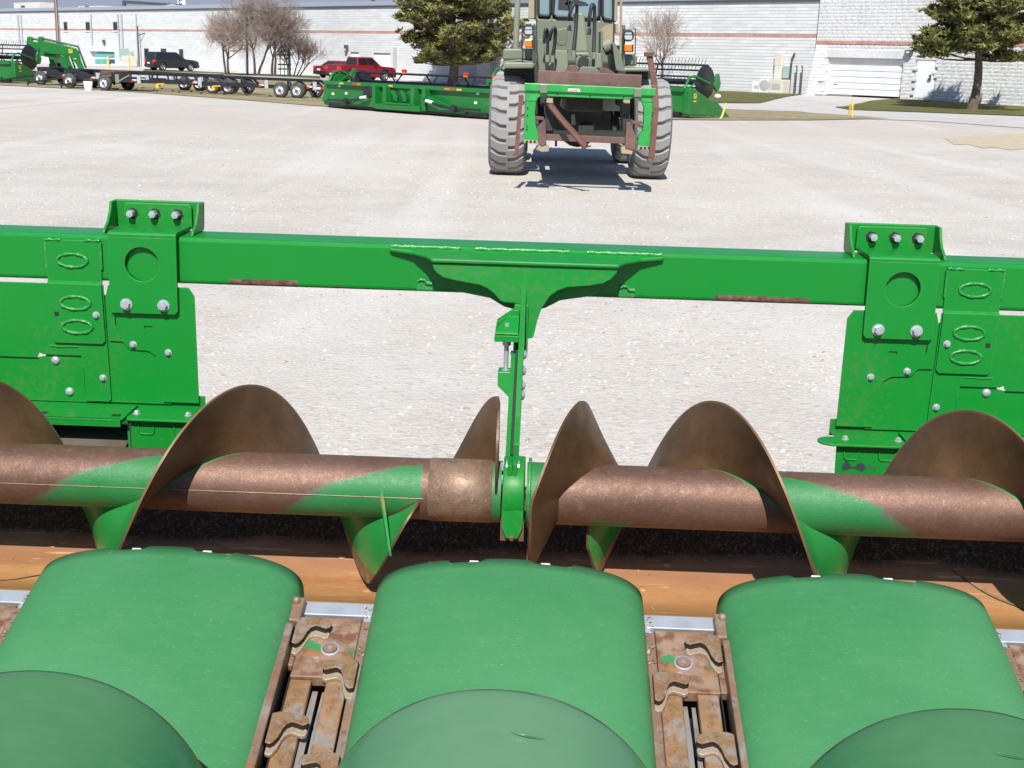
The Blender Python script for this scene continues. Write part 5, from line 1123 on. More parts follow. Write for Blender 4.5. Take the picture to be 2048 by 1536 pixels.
def reel(root, x0, x1, yc, zc, rad, tines, nb=6, rot=.3):
    m_ = MB(); m_.tube([(x0,yc,zc),(x1,yc,zc)], .11, 12); part('reel_tube', m_, M_bk, root)
    for k in range(nb):
        a = rot+2*pi*k/nb; y, z = yc+rad*cos(a), zc+rad*sin(a); m_ = MB(); m_.tube([(x0,y,z),(x1,y,z)], .035, 6); bo = part('reel_bat', m_, M_bk, root)
        if tines:
            m_ = MB(); n_ = int((x1-x0)/.16)
            for i in range(n_): x = x0+.08+i*.16; dr = Vector((0, .10, .26)) if sin(a) > .3 else Vector((0, .12, -.26)); m_.bar((x,y,z), Vector((x,y,z))+dr, .014, .014)
            part('reel_tine', m_, M_bk, bo, stuff=True)
    for i in range(1, 4):
        x = x0+(x1-x0)*i/4; m_ = MB()
        for k in range(nb): a = rot+2*pi*k/nb; m_.bar((x,yc,zc), (x,yc+rad*cos(a),zc+rad*sin(a)), .05, .03)
        part('reel_spider', m_, M_bk, root)
    for x, s in ((x0, -1), (x1, 1)):
        m_ = MB(); m_.lathe([(.0001,s*.02),(rad*.95,s*.02),(rad,.0),(rad*.95,-s*.02),(.0001,-s*.02)], (x,yc,zc), (1,0,0), 28); part('reel_end_disc', m_, M_bk, root)
def end_divider(root, x, s, with_emblem=True):
    """end sheet with a long pointed crop divider; s = outward side"""
    th = .28
    S_ = [(.0,.14),(.0,1.06),(.06,1.14),(.30,1.12),(1.30,.72),(1.32,.68),(2.1,.62),(2.35,.45),(2.9,.05),(2.8,.03),(1.25,.08),(.1,.10)]
    m_ = MB(); m_.poly([(x, y, z) for y, z in S_[:6]+[(1.25,.09),(.1,.11)]], (s*th,0,0)); eo = part('end_sheet', m_, M_hg, root, .05, 3)
    m_ = MB(); m_.ring([[(x+s*.02,1.27,.10),(x+s*(th-.01),1.27,.10),(x+s*(th-.01),1.27,.69),(x+s*.02,1.27,.69)], [(x+s*.03,1.95,.07),(x+s*(th-.03),1.95,.07),(x+s*(th-.05),1.92,.62),(x+s*.05,1.92,.62)], [(x+s*.12,2.95,.02),(x+s*.16,2.95,.02),(x+s*.16,2.93,.06),(x+s*.12,2.93,.06)]], True, True, 0, False)
    part('divider_snout', m_, M_hg, root, .02)
    if with_emblem:
        c = Vector((x+s*th, .36, .84)); emblem(eo, c, Vector((0,1,0)) if s > 0 else Vector((0,-1,0)), Vector((0,0,1)), Vector((s,0,0)), .18)
        m_ = MB(); m_.box(x+s*th, x+s*(th+.005), .28, .46, .62, .67) if s > 0 else m_.box(x-th-.005, x-th, .32, .56, .47, .53); part('model_decal', m_, M_yel, eo)
def lamp(root, x, y, z, d=-1):
    m_ = MB(); m_.box(x-.10, x+.10, y-.05, y+.05, z, z+.11); lo_ = part('marker_lamp', m_, M_redlens, root, .015); m_ = MB(); m_.box(x-.08, x+.08, y-.05, y+.05, z-.07, z-.001); part('amber_half', m_, M_amber, lo_, .01)
def platform(name, label, loc, rz, Lh, rear, group):
    """cutting platform: local x along its width from the left end, y towards its front (away from the tractor side), z up"""
    r_ = thing(name, label, 'combine header', loc, rz, group); ORG.append(Vector((0,0,0)))
    m_ = MB(); m_.box(0, Lh, .02, .06, .22, .98); part('back_sheet', m_, M_hg, r_)
    m_ = MB(); m_.box(-.02, Lh+.02, -.10, .12, .98, 1.14); part('top_beam', m_, M_hg, r_, .02)
    m_ = MB(); m_.box(0, Lh, .1, 1.3, .10, .16); part('floor', m_, M_hgd, r_)
    m_ = MB(); m_.box(.1, Lh-.1, -.06, .1, .06, .24); part('lower_beam', m_, M_bk, r_)
    reel(r_, .25, Lh-.25, 1.25, 1.05, .58, rear < 2)
    end_divider(r_, Lh, 1); end_divider(r_, 0, -1)
    for x, s in ((0,-1),(Lh,1)):
        m_ = MB(); m_.tube([(x,.05,1.10),(x,.30,1.50),(x,.62,1.56),(x,1.2 if rear else 1.7,1.28)], .055, 6); part('reel_arm', m_, M_hg, r_); m_ = MB(); m_.tube([(x-s*.1,.1,.9),(x-s*.1,.9,1.36)], .035, 6); part('reel_cylinder', m_, M_hg, r_)
        m_ = MB(); A = [(x+s*.08, (1.95 if rear == 0 else 1.4)+.20*cos(2*pi*k/18)*(.75 if sin(2*pi*k/18) > 0 else 1), 1.34+.34*sin(2*pi*k/18)) for k in range(18)]; m_.poly(A, (s*.12,0,0)); part('drive_cover', m_, M_hg, r_, .03)
    if rear:
        c = Lh*.50
        for dx in (-1.35, -.75, .75, 1.35): m_ = MB(); m_.box(c+dx-.09, c+dx+.09, -.28, .02, .16, 1.06); part('adapter_post', m_, M_hg, r_, .02)
        m_ = MB(); m_.box(c-.7, c+.7, -.02, .015, .42, .95); part('feeder_opening', m_, M_hgd, r_)
        m_ = MB(); m_.box(c-1.2, c+1.2, -.34, -.05, .12, .34); m_.box(c-.75, c+.75, -.36, -.2, .34, .42); part('sill_beam', m_, M_hg, r_, .02)
        for dx in (-.45, .05, .5):
            m_ = MB(); m_.poly([(c+dx-.22,-.05,.9),(c+dx-.05,-.05,.92),(c+dx+.2,-.12,.62),(c+dx+.22,-.14,.46),(c+dx+.05,-.12,.48),(c+dx-.02,-.1,.62)], (0,.05,0)); part('auger_flight', m_, M_hg, r_)
        for s in (-1, 1):
            x0 = c+s*1.5; x1 = c+s*2.9; m_ = MB(); m_.tube([(x0,-.35,.62),(c+s*2.2,-.38,.42),(x1,-.30,.34)], .06, 8); part('drive_shaft', m_, M_bk, r_); m_ = MB(); m_.lathe([(.11,-.12),(.15,0),(.11,.12)], (x1,-.3,.34), (1,0,0), 12, 0, True, True); part('shaft_shield', m_, M_bk, r_)
            m_ = MB(); m_.tube([(x0+s*.1,-.37,.58),(x0+s*.45,-.38,.52)], .065, 8); part('white_shaft_tag', m_, M_white, r_)
            m_ = MB(); m_.poly([(c+s*1.45,-.2,.18),(c+s*3.3,-.2,.16),(c+s*3.4,-.2,.26),(c+s*2.6,-.2,.42),(c+s*1.45,-.2,.75)], (0,.16,0)); part('gusset_web', m_, M_hg, r_, .02)
            m_ = MB(); m_.tube([(x1,-.3,.34),(c+s*4.1,-.22,.34)], .045, 8); part('cross_shaft', m_, M_bk, r_)
        m_ = MB(); m_.box(c-2.0, c-1.5, -.25, .0, .52, 1.0); part('hose_bundle', m_, M_bk, r_, .08)
        for x, mm in ((.95,M_yel),(1.75,M_redlens),(1.95,M_orr),(c-.6,M_yel),(Lh-2.0,M_orr),(Lh-1.72,M_redlens),(Lh-1.4,M_yel)): m_ = MB(); m_.box(x-.12, x+.12, -.107, -.10, 1.03, 1.09); part('reflector', m_, mm, r_)
        for x, z in ((.3,.55),(1.1,.60),(Lh-.7,.55),(Lh-.6,.9),(.7,.9)): m_ = MB(); m_.box(x-.06, x+.06, .0, .02, z, z+.1); part('white_label', m_, M_white, r_)
        lamp(r_, -.15, .5, 1.42); lamp(r_, Lh+.05, .15, 1.55); lamp(r_, 3.6, .7, 1.62); lamp(r_, Lh-2.0, .8, 1.58)
        for x, y in ((3.6,.7),(Lh-2,.8)): m_ = MB(); m_.tube([(x,.1,1.1),(x,y,1.55)], .02, 5); part('lamp_stalk', m_, M_bk, r_)
        m_ = MB(); m_.poly([(-.28,-.1,.25),(-.28,.1,.9),(-.28,.35,1.42),(-.28,.8,1.5),(-.28,1.0,1.1),(-.28,.7,.3)], (.3,0,0)); part('folded_divider', m_, M_hg, r_, .05)
    ORG.pop(); return r_
HG = 'combine headers parked on the yard edge'
pa_, pb_ = gp(656,215), gp(985,240); an = atan2(pb_.y-pa_.y, pb_.x-pa_.x)
reel0 = reel
def reel(root, x0, x1, yc, zc, rad, tines, nb=6, rot=.3): reel0(root, x0+.3, x1, 1.25, 1.12, .50, False, 5, .95)
platA = platform('cutting_platform', 'green cutting platform seen from behind left of the loader with red marker lamps', (pa_.x, pa_.y, 0), an, (pb_-pa_).length*.985, 1, HG); platA.scale = (1, 1, .88)
pc = gp(1364,237); LB = 10.2; an2 = radians(-43)
def reelpatch(): pass
_old = reel0
def reel_hi(root, x0, x1, yc, zc, rad, tines, nb=6, rot=.3): _old(root, x0, x1, 1.72, 1.32, .66, tines, nb, rot)
reel = reel_hi
platform('cutting_platform', 'green platform header with black reel and pointed end divider right of the loader', (pc.x-LB*cos(an2), pc.y-LB*sin(an2), 0), an2, LB, 0, HG)
pd = gp(28,156); LC = 8.0
pd = at(22, 140, 66); platform('cutting_platform', 'green header with black reel behind the black trailers at the left edge', (pd.x-LC*cos(radians(-20)), pd.y-LC*sin(radians(-20)), 0), radians(-20), LC, 0, HG)

# ---- header trailers
M_rimw = simple('white_spoked_rim', (.72,.73,.75), .35, .2); M_hub = simple('grey_hub', (.16,.16,.17), .4, .5); M_ttyre = simple('trailer_tyre', (.05,.05,.05), .8, 0, [((.13,.125,.115), 5, .45, .7, .8)])
def wheel(root, x, y, rad, wd, s):
    m_ = MB(); m_.lathe([(rad*.56,-wd/2),(rad*.8,-wd/2-.01),(rad*.95,-wd/2+.03),(rad,-wd*.2),(rad,wd*.2),(rad*.95,wd/2-.03),(rad*.8,wd/2+.01),(rad*.56,wd/2)], (x,y,rad), (0,1,0), 24); t_ = part('wheel', m_, M_ttyre, root)
    m_ = MB(); m_.lathe([(rad*.58,s*wd/2*.9),(rad*.52,s*wd*.40),(rad*.50,s*wd*.2),(rad*.28,s*wd*.30),(rad*.27,s*wd*.42),(.0001,s*wd*.42)], (x,y,rad), (0,1,0), 24); r_ = part('rim', m_, M_rimw, t_)
    m_ = MB(); m_.lathe([(rad*.16,0),(rad*.16,s*.10),(.0001,s*.12)], (x, y+s*wd*.3, rad), (0,1,0), 10); part('hub', m_, M_hub, r_)
    for k in range(5):
        a = 2*pi*k/5; m_ = MB(); c = Vector((x+rad*.39*cos(a), y+s*wd*.315, rad+rad*.39*sin(a))); m_.lathe([(rad*.055,0),(rad*.055,s*.02)], c, (0,1,0), 8, 0, False, True); part('rim_slot', m_, M_hub, r_)
M_pad = simple('dull_galvanised_pad', (.50,.51,.52), .5, .2)
def trailer(label, p0, p1, full, cream):
    """long header trailer, local x from the front dolly wheels to the tandem wheels at the back"""
    an = atan2(p1.y-p0.y, p1.x-p0.x); Lt = (p1-p0).length; r_ = thing('header_trailer', label, 'trailer', (p0.x, p0.y, 0), an, 'long black header trailers'); ORG.append(Vector((0,0,0)))
    W = 1.9; rd = .36
    for y, s in ((.10,-1),(W,1)):
        wheel(r_, 0, y, rd, .24, s); wheel(r_, Lt, y, rd, .24, s); wheel(r_, Lt+.85, y, rd, .24, s)
    m_ = MB(); m_.tube([(0,.1,rd),(0,W,rd)], .05, 8); part('front_axle', m_, M_bk, r_); m_ = MB(); m_.tube([(Lt,.1,rd),(Lt,W,rd)], .05, 8); m_.tube([(Lt+.85,.1,rd),(Lt+.85,W,rd)], .05, 8); part('rear_axle', m_, M_bk, r_)
    m_ = MB(); m_.tube([(-.1,W/2,.55),(-1.4,W/2-.1,.42),(-2.9,W/2-.3,.16)], .05, 6); part('tongue', m_, M_bk, r_); m_ = MB(); m_.tube([(-2.9,W/2-.3,.0),(-2.9,W/2-.3,.35)], .04, 6); part('tongue_jack', m_, M_bk, r_)
    # lower rail near side, upper rail far side, sloping cross bars between them
    m_ = MB(); m_.bar((-.2,.25,.50),(Lt+2.1,.25,.47), .12, .15); part('lower_rail', m_, M_bk, r_, .01)
    m_ = MB(); m_.bar((-.6,1.75,.82),(Lt+1.2,1.75,.77), .10, .13); m_.bar((Lt+1.2,1.75,.77),(Lt+2.2,.6,.48), .09, .10); part('upper_rail', m_, M_bk, r_, .01)
    m_ = MB(); m_.bar((-.3,1.75,.50),(Lt+2.1,1.0,.47), .12, .14); part('far_rail', m_, M_bk, r_, .01)
    n_ = 8
    for i in range(n_+1):
        x = .6+(Lt+.4)*i/n_; m_ = MB(); m_.bar((x+.7,.25,.54),(x-.3,1.72,.79), .08, .08); part('cross_bar', m_, M_bk, r_)
        if i % 2: m_ = MB(); m_.bar((x-.3,1.75,.52),(x-.3,1.75,.79), .07, .07); part('upright', m_, M_bk, r_)
    m_ = MB(); m_.poly([(-.5,.3,.46),(-.5,1.7,.46),(1.6,1.7,.46),(2.2,.3,.46)], (0,0,.08)); m_.poly([(.3,.2,.46),(.3,.2,.86),(.8,.2,.80),(1.9,.2,.46)], (0,.06,0)); part('gooseneck_plate', m_, M_bk, r_, .01)
    m_ = MB(); m_.box(-.45, .35, .4, 1.6, .70, .92); part('turntable_box', m_, M_rustpl if full else M_bk, r_, .04)
    if full:
        m_ = MB(); m_.box(.55,.75,.15,.35,.38,.78); m_.bar((.7,.2,.45),(1.3,.2,.75),.06,.06); part('stop_post', m_, M_oll, r_)
    for f_ in (.20,.55,.92,1.18):
        if f_ > 1 and not full: continue
        x = Lt*f_; m_ = MB(); m_.box(x-.09, x+.09, .12, .16, .40, .76); po = part('rest_pad', m_, M_pad, r_); m_ = MB(); m_.box(x-.35,x-.12,.1,.2,.50,.58); part('pad_pin', m_, M_cream, po)
        m_ = MB(); m_.box(x-.38,x-.25,.08,.1,.46,.54); part('marker', m_, M_redlens, po)
    for f_ in (.30,.62):
        x = Lt*f_; m_ = MB(); m_.box(x-.07,x+.07,.2,.3,.22,.44); m_.bar((x,.2,.40),(x+.4,.2,.42),.05,.05); part('yellow_latch', m_, M_yel, r_)
    m_ = MB(); m_.box(Lt+2.1,Lt+2.16,.2,1.2,.42,.54); bo = part('tail_bar', m_, M_bk, r_); m_ = MB(); m_.box(Lt+1.75,Lt+1.95,.16,.185,.44,.53); part('tail_label', m_, M_white, bo); m_ = MB(); m_.box(Lt+1.97,Lt+2.15,.16,.185,.44,.53); part('tail_lamp', m_, M_redlens, bo)
    ORG.pop(); return r_
trailer('nearest long black header trailer with white pads and white rims', gp(208,181.5), gp(560,196), True, 1)
trailer('middle black header trailer whose white front wheel stands left of the nearest one', gp(138,176.5), gp(424,188), False, 0)
trailer('furthest black header trailer at the left, partly hidden behind the middle one', gp(80,170.5), gp(368,182), False, 0)
q = gp(177,181); t = thing('bucket', 'white plastic bucket hanging under the trailer tongue', 'bucket', q); ORG.append(q); m_ = MB(); m_.lathe([(.16,0),(.21,.42),(.19,.42),(.15,.03),(.0001,.03)], q, (0,0,1), 18, 0, True); part('pail', m_, M_white, t); m_ = MB(); m_.tube([q+Vector((.21*cos(a),0,.42+.1*sin(a))) for a in [pi*k/8 for k in range(9)]], .012, 5); part('handle', m_, M_dark, t); ORG.pop()

# ---- green front-loader arms parked behind the trailers
dL = 72.0; q = at(110, 150, dL); t = thing('loader_arms', 'green tractor front-loader arms standing behind the black trailers', 'loader arms', (q.x, dL, 0)); ORG.append(Vector((q.x, dL, 0)))
for dx, Y in ((0, dL), (-22, dL+1.3)):
    m_ = MB(); m_.poly([at(x+dx, y, Y) for x, y in ((76,73),(85,73),(87,82),(122,88),(150,96),(156,103),(160,120),(172,150),(162,150),(152,128),(138,112),(104,108),(90,104),(86,112),(76,112),(73,100))], (0,.18,0)); ao = part('arm', m_, M_hg, t, .03)
    m_ = MB(); m_.poly([at(x+dx, y, Y) for x, y in ((117,110),(129,112),(140,150),(128,150))], (0,.18,0)); part('leg', m_, M_hg, ao, .02)
    m_ = MB(); m_.tube([at(86+dx,77,Y), at(120+dx,85,Y), at(156+dx,93,Y), at(172+dx,136,Y)], .06, 8); part('top_link', m_, M_hgd, ao)
    if dx == 0:
        c = at(141, 102, Y-.01); emblem(ao, c, Vector((1,0,0)), Vector((0,0,1)), Vector((0,-1,0)), .22); m_ = MB(); a_, b_ = at(147,116.5,Y-.01), at(153,118.5,Y-.01); m_.box(a_.x, b_.x, Y-.01, Y-.002, b_.z, a_.z); part('yellow_decal', m_, M_yel, ao)
m_ = MB(); m_.tube([at(64,100,dL+1), at(80,100,dL)], .1, 8); m_.tube([at(90,110,dL+1), at(120,112,dL)], .1, 8); part('cross_tube', m_, M_hgd, t)
m_ = MB(); m_.poly([at(x, y, dL+.4) for x, y in ((60,103),(74,104),(70,112),(60,112))], (0,.3,0)); part('valve_block', m_, M_black, t); ORG.pop()
q = at(110, 118, 74); t = thing('white_tote', 'white plastic tote behind the green loader arms', 'container', (q.x, 74, 0)); ORG.append(Vector((q.x,74,0))); m_ = MB(); rect(m_, 98,113,119,127,74,1.0); part('tank', m_, M_white, t, .1); m_ = MB(); rect(m_, 98,127,121,150,74,1.1); part('base', m_, M_bk, t); ORG.pop()

# ------------------------------------------------------------------ road vehicles
M_ctyre = simple('car_tyre', (.025,.025,.026), .75); M_crim = simple('alloy_rim', (.42,.43,.45), .3, .7); M_plastic = simple('black_trim_plastic', (.02,.02,.022), .5); M_cglass = simple('tinted_car_glass', (.015,.018,.02), .04, 0, spec=.8)
def vehicle(name, label, cat, paint, p, rz, body, cab, wb, rw, wid, bed=None, grp=None):
    r_ = thing(name, label, cat, (0,0,0), rz, grp); ORG.append(Vector((0,0,0))); h = wid/2
    # body sides with wheel arches, extruded and rounded
    def arched(pts_top, z0):
        x0, x1 = pts_top[0][0], pts_top[-1][0]; low = []
        for cx in (wb/2, -wb/2):
            low += [(cx+rw*1.16*cos(radians(a)), max(z0, rw+rw*1.16*sin(radians(a)))) for a in range(-20, 201, 20)]
        return list(pts_top)+[(x1, z0)]+low+[(x0, z0)]
    m_ = MB(); m_.poly([(x, -h, z) for x, z in arched(body, .30)], (0, wid, 0)); bo = part('body', m_, paint, r_, .07, 3)
    (bx0, bx1), (tx0, tx1), zb, zt = cab; hb, ht = h*.94, h*.74
    m_ = MB(); bot = [(bx0,-hb,zb),(bx1,-hb,zb),(bx1,hb,zb),(bx0,hb,zb)]; top = [(tx0,-ht,zt),(tx1,-ht,zt),(tx1,ht,zt),(tx0,ht,zt)]; m_.ring([bot, top], True, True, 0, False); co = part('cabin', m_, paint, r_, .06, 3)
    def lerp(a, b, t): return Vector(a)+(Vector(b)-Vector(a))*t
    for s in (0, 1):
        A, B, Cc, D = (bot[0], bot[1], top[1], top[0]) if s == 0 else (bot[3], bot[2], top[2], top[3]); o_ = Vector((0, -.012 if s == 0 else .012, .004))
        n_ = 2 if bed else 3
        for k in range(n_):
            u0, u1 = .06+.88*k/n_, .06+.88*(k+1)/n_-.035; q = lambda u, v: lerp(lerp(A, B, u), lerp(D, Cc, u), v)+o_
            m_ = MB(); m_.poly([q(u0,.12), q(u1,.12), q(u1,.86), q(u0,.86)], (0, .008 if s == 0 else -.008, 0)); part('side_window', m_, M_cglass, co)
        for xw in (wb/2, -wb/2):
            y = (-h+.12) if s == 0 else (h-.12); sg = -1 if s == 0 else 1
            m_ = MB(); m_.lathe([(rw*.62,-.11),(rw*.93,-.12),(rw,-.07),(rw,.07),(rw*.93,.12),(rw*.62,.11)], (xw,y,rw), (0,1,0), 24); wo = part('wheel', m_, M_ctyre, r_); m_ = MB(); m_.lathe([(rw*.64,sg*.10),(rw*.56,sg*.06),(rw*.2,sg*.09),(.0001,sg*.09)], (xw,y,rw), (0,1,0), 20); rm = part('rim', m_, M_crim, wo)
            for k in range(5):
                a = 2*pi*k/5; m_ = MB(); m_.lathe([(rw*.11,0),(rw*.11,sg*.03)], (xw+rw*.40*cos(a), y+sg*.065, rw+rw*.40*sin(a)), (0,1,0), 8, 0, False, True); part('rim_gap', m_, M_plastic, rm)
            m_ = MB(); m_.tube([(xw+rw*1.19*cos(radians(a)), y+sg*.115, rw+rw*1.19*sin(radians(a))) for a in range(-10, 191, 20)], .035, 6); part('wheel_arch', m_, M_plastic, bo)
        m_ = MB(); yy_ = (-h-.14, -h+.03) if s == 0 else (h-.03, h+.14); m_.box(bx1-.75, bx1-.6, yy_[0], yy_[1], zb+.02, zb+.17); part('door_mirror', m_, M_plastic, bo, .03)
        m_ = MB(); ys_ = (-h-.006, -h+.01) if s == 0 else (h-.01, h+.006)
        for xg in ((bx0+bx1)/2+.05, bx1-.5): m_.box(xg-.008, xg+.008, ys_[0], ys_[1], .42, zb-.03)
        part('door_gap', m_, M_plastic, bo)
        for xg in ((bx0+bx1)/2-.15, bx1-.75): m_ = MB(); m_.box(xg-.1, xg+.08, ys_[0]-.02 if s == 0 else ys_[0], ys_[1] if s == 0 else ys_[1]+.02, zb-.16, zb-.12); part('door_handle', m_, M_plastic, bo)
        yl = (-h+.02, -h+.30) if s == 0 else (h-.30, h-.02); zr = body[0][1]
        m_ = MB(); m_.box(body[0][0]-.02, body[0][0]+.22, yl[0]-.03, yl[1], max(.75, zb-.32), zb-.06); part('tail_light', m_, M_redlens, r_, .03)
        m_ = MB(); m_.box(body[-1][0]-.2, body[-1][0]+.015, yl[0], yl[1], .68, .82); part('headlight', m_, M_lens, r_, .02)
    q = lambda u, v: lerp(lerp(bot[0], bot[3], u), lerp(top[0], top[3], u), v)+Vector((-.012,0,.004)); m_ = MB(); m_.poly([q(.08,.14), q(.92,.14), q(.90,.86), q(.10,.86)], (.008,0,0)); part('rear_window', m_, M_cglass, co)
    q2 = lambda u, v: lerp(lerp(bot[1], bot[2], u), lerp(top[1], top[2], u), v)+Vector((.012,0,.006)); m_ = MB(); m_.poly([q2(.07,.08), q2(.93,.08), q2(.92,.92), q2(.08,.92)], (-.008,0,0)); part('windscreen', m_, M_cglass, co)
    x0 = body[0][0]; m_ = MB(); m_.box(x0-.07, x0+.15, -h+.05, h-.05, .36, .58); part('rear_bumper', m_, M_plastic, r_, .04); m_ = MB(); m_.box(x0-.085, x0-.06, -.22, .22, .62 if not bed else .44, .76 if not bed else .56); part('number_plate', m_, M_white, r_)
    x1 = body[-1][0]; m_ = MB(); m_.box(x1-.15, x1+.06, -h+.05, h-.05, .34, .60); part('front_bumper', m_, M_plastic, r_, .04)
    if bed: m_ = MB(); m_.box(bed[0], bed[1], -h+.12, h-.12, zb-.05, zb+.012); part('load_bed', m_, M_plastic, r_)
    m_ = MB(); m_.box(x0+.2, x1-.2, -h+.15, h-.15, .26, .42); part('underbody', m_, M_plastic, r_)
    R_ = Matrix.Rotation(rz, 3, 'Z'); off = R_ @ Vector((-wb/2, -h+.12, 0)); r_.location = (p.x-off.x, p.y-off.y, gz(p.x, p.y)); ORG.pop(); return r_
M_cdark = simple('charcoal_car_paint', (.030,.031,.034), .25, .3); M_cred = simple('deep_red_car_paint', (.26,.010,.022), .22, .2)
vehicle('parked_suv', 'dark charcoal SUV parked facing the warehouse wall', 'car', M_cdark, gp(325,141.6), radians(44), [(-2.32,.9),(-2.30,1.10),(-.6,1.12),(.85,1.10),(1.75,1.03),(2.28,.90),(2.36,.62)], ((-2.22,1.05),(-1.95,.15),1.06,1.72), 2.9, .38, 1.93, None, 'cars parked by the warehouse')
vehicle('pickup_truck', 'red four-door pickup truck parked beyond the green cutting platform', 'pickup truck', M_cred, gp(700,161.5), radians(42), [(-2.72,.85),(-2.72,1.18),(-.9,1.17),(.8,1.17),(1.15,1.15),(2.35,1.08),(2.68,.98),(2.74,.62)], ((-.95,1.35),(-.80,.60),1.14,1.80), 3.25, .41, 1.92, (-2.62,-1.0), 'cars parked by the warehouse')
vehicle('parked_sedan', 'red sedan parked behind the red pickup truck', 'car', M_cred, gp(668,156.5), radians(44), [(-2.3,.75),(-2.28,.98),(-1.6,1.02),(.8,.95),(1.7,.88),(2.25,.74),(2.3,.5)], ((-1.7,1.1),(-.95,.35),.97,1.42), 2.75, .32, 1.82, None, 'cars parked by the warehouse')

# ------------------------------------------------------------------ fence, bollards, poles
M_railw = simple('white_pipe_rail', (.80,.80,.78), .5); M_ybol = simple('yellow_bollard', (.78,.58,.12), .5, 0, [((.82,.70,.35), 4, .45, .7, .6)])
p0, p1 = gp(176,141), gp(258,141); q = (p0+p1)/2; t = thing('pipe_fence', 'white two-rail pipe fence with pale yellow posts in front of the teal bay door', 'fence', q); ORG.append(q)
Yf = p0.y
for y in (116.5, 130): m_ = MB(); m_.tube([at(174,y,Yf), at(257,y+1.5,Yf)], .07, 6); part('rail', m_, M_railw, t)
for x in (216, 257): m_ = MB(); m_.tube([at(x,112.5,Yf-.1), at(x+.8,139,Yf-.1)], .09, 8); part('post', m_, M_ybol, t)
ORG.pop()
def post(name, label, cat, pts, r_, mm, grp=None, n=10):
    P_ = [Vector(p) for p in pts]; t = thing(name, label, cat, P_[0], 0, grp); ORG.append(P_[0].copy()); m_ = MB(); m_.tube(P_, r_, n); part('post', m_, mm, t); return t
a = gp(1440,238); post('bollard', 'bent yellow pipe bollard at the tip of the green end divider', 'bollard', [a, at(1444.5,232,a.y), at(1452,206,a.y)], .042, M_ybol, 'yellow pipe bollards'); ORG.pop()
a = gp(1704,234.5); post('bollard', 'taller yellow pipe bollard of the pair by the drive island', 'bollard', [a, at(1706,199,a.y)], .036, M_ybol, 'yellow pipe bollards'); ORG.pop()
a = gp(1697,234); post('bollard', 'shorter leaning yellow pipe bollard of the pair by the drive island', 'bollard', [a, at(1702,206,a.y-.2)], .036, M_ybol, 'yellow pipe bollards'); ORG.pop()
for px, lab in ((875,'yellow bollard just left of the big pine trunk'),(938,'yellow bollard just right of the big pine trunk')):
    a = gp(px,160); post('bollard', lab, 'bollard', [a, a+Vector((0,0,1.35))], .11, M_ybol, 'yellow pipe bollards'); ORG.pop()
M_wood = simple('reddish_brown_pole', (.24,.10,.06), .75, 0, [((.30,.20,.15), 2, .45, .7, .6)])
a = gp(120,141); t = post('utility_pole', 'tall reddish-brown pole rising behind the green loader arms', 'pole', [a, at(116,85,a.y), at(109,-30,a.y)], .14, M_wood)
m_ = MB(); m_.tube([at(117,95,a.y-.16), at(110,-30,a.y-.16)], .035, 6); part('cable_guard', m_, M_pipe, t); ORG.pop()
s_, zt = wall_hit(283, 52); b_ = wq(s_, 0, .5); t = post('service_mast', 'black bent service mast on the wall left of the dark SUV', 'pole', [b_, wq(s_, zt, .5)], .09, M_dark)
c0 = wq(s_, zt-1.0, .5); m_ = MB(); m_.tube([c0, c0+Vector((1.2,-.2,.35)), c0+Vector((2.0,-.3,.9)), c0+Vector((2.2,-.3,1.9))], .05, 6); part('bent_arm', m_, M_dark, t); ORG.pop()
# tall floodlight pole among the bare trees
a = gp(495,150.5); t = post('floodlight_pole', 'dark floodlight pole standing among the bare trees', 'street lamp', [a, at(493,10,a.y)], .10, M_dark); c = at(493,13,a.y); m_ = MB(); m_.poly([c+Vector((-.3,-.1,.3)), c+Vector((.35,-.1,.1)), c+Vector((.25,-.1,-.35)), c+Vector((-.25,-.1,-.25))], (0,.4,0)); part('lamp_head', m_, simple('brown_lamp_housing', (.16,.11,.09), .5), t); ORG.pop()
a = gp(579,152.5); t = post('ladder_pole', 'dark pole with a hanging transformer and step rungs among the bare trees', 'pole', [a, at(578,22,a.y)], .11, M_dark)
m_ = MB(); m_.tube([at(562,55,a.y), at(562,78,a.y)], .22, 12); part('transformer', m_, M_dark, t); m_ = MB(); m_.bar(at(562,58,a.y), at(579,58,a.y), .08); part('transformer_arm', m_, M_dark, t)
for y in (110,129,138): m_ = MB(); m_.bar(at(556,y,a.y), at(582,y,a.y), .12); part('rung', m_, M_dark, t)
for x in (560,568,574): m_ = MB(); m_.bar(at(x,108,a.y), at(x+1,152,a.y), .06); part('rack_upright', m_, M_dark, t)
ORG.pop()
# small pale rock on the lawn
a = gp(1435,197.5); m_ = MB(); m_.sphere((a.x,a.y,a.z+.12), .2, 8, 5, (1,.8,.7)); o = part('rock', m_, M_white); o['label'] = 'small white rock on the lawn strip behind the reel'; o['category'] = 'rock'

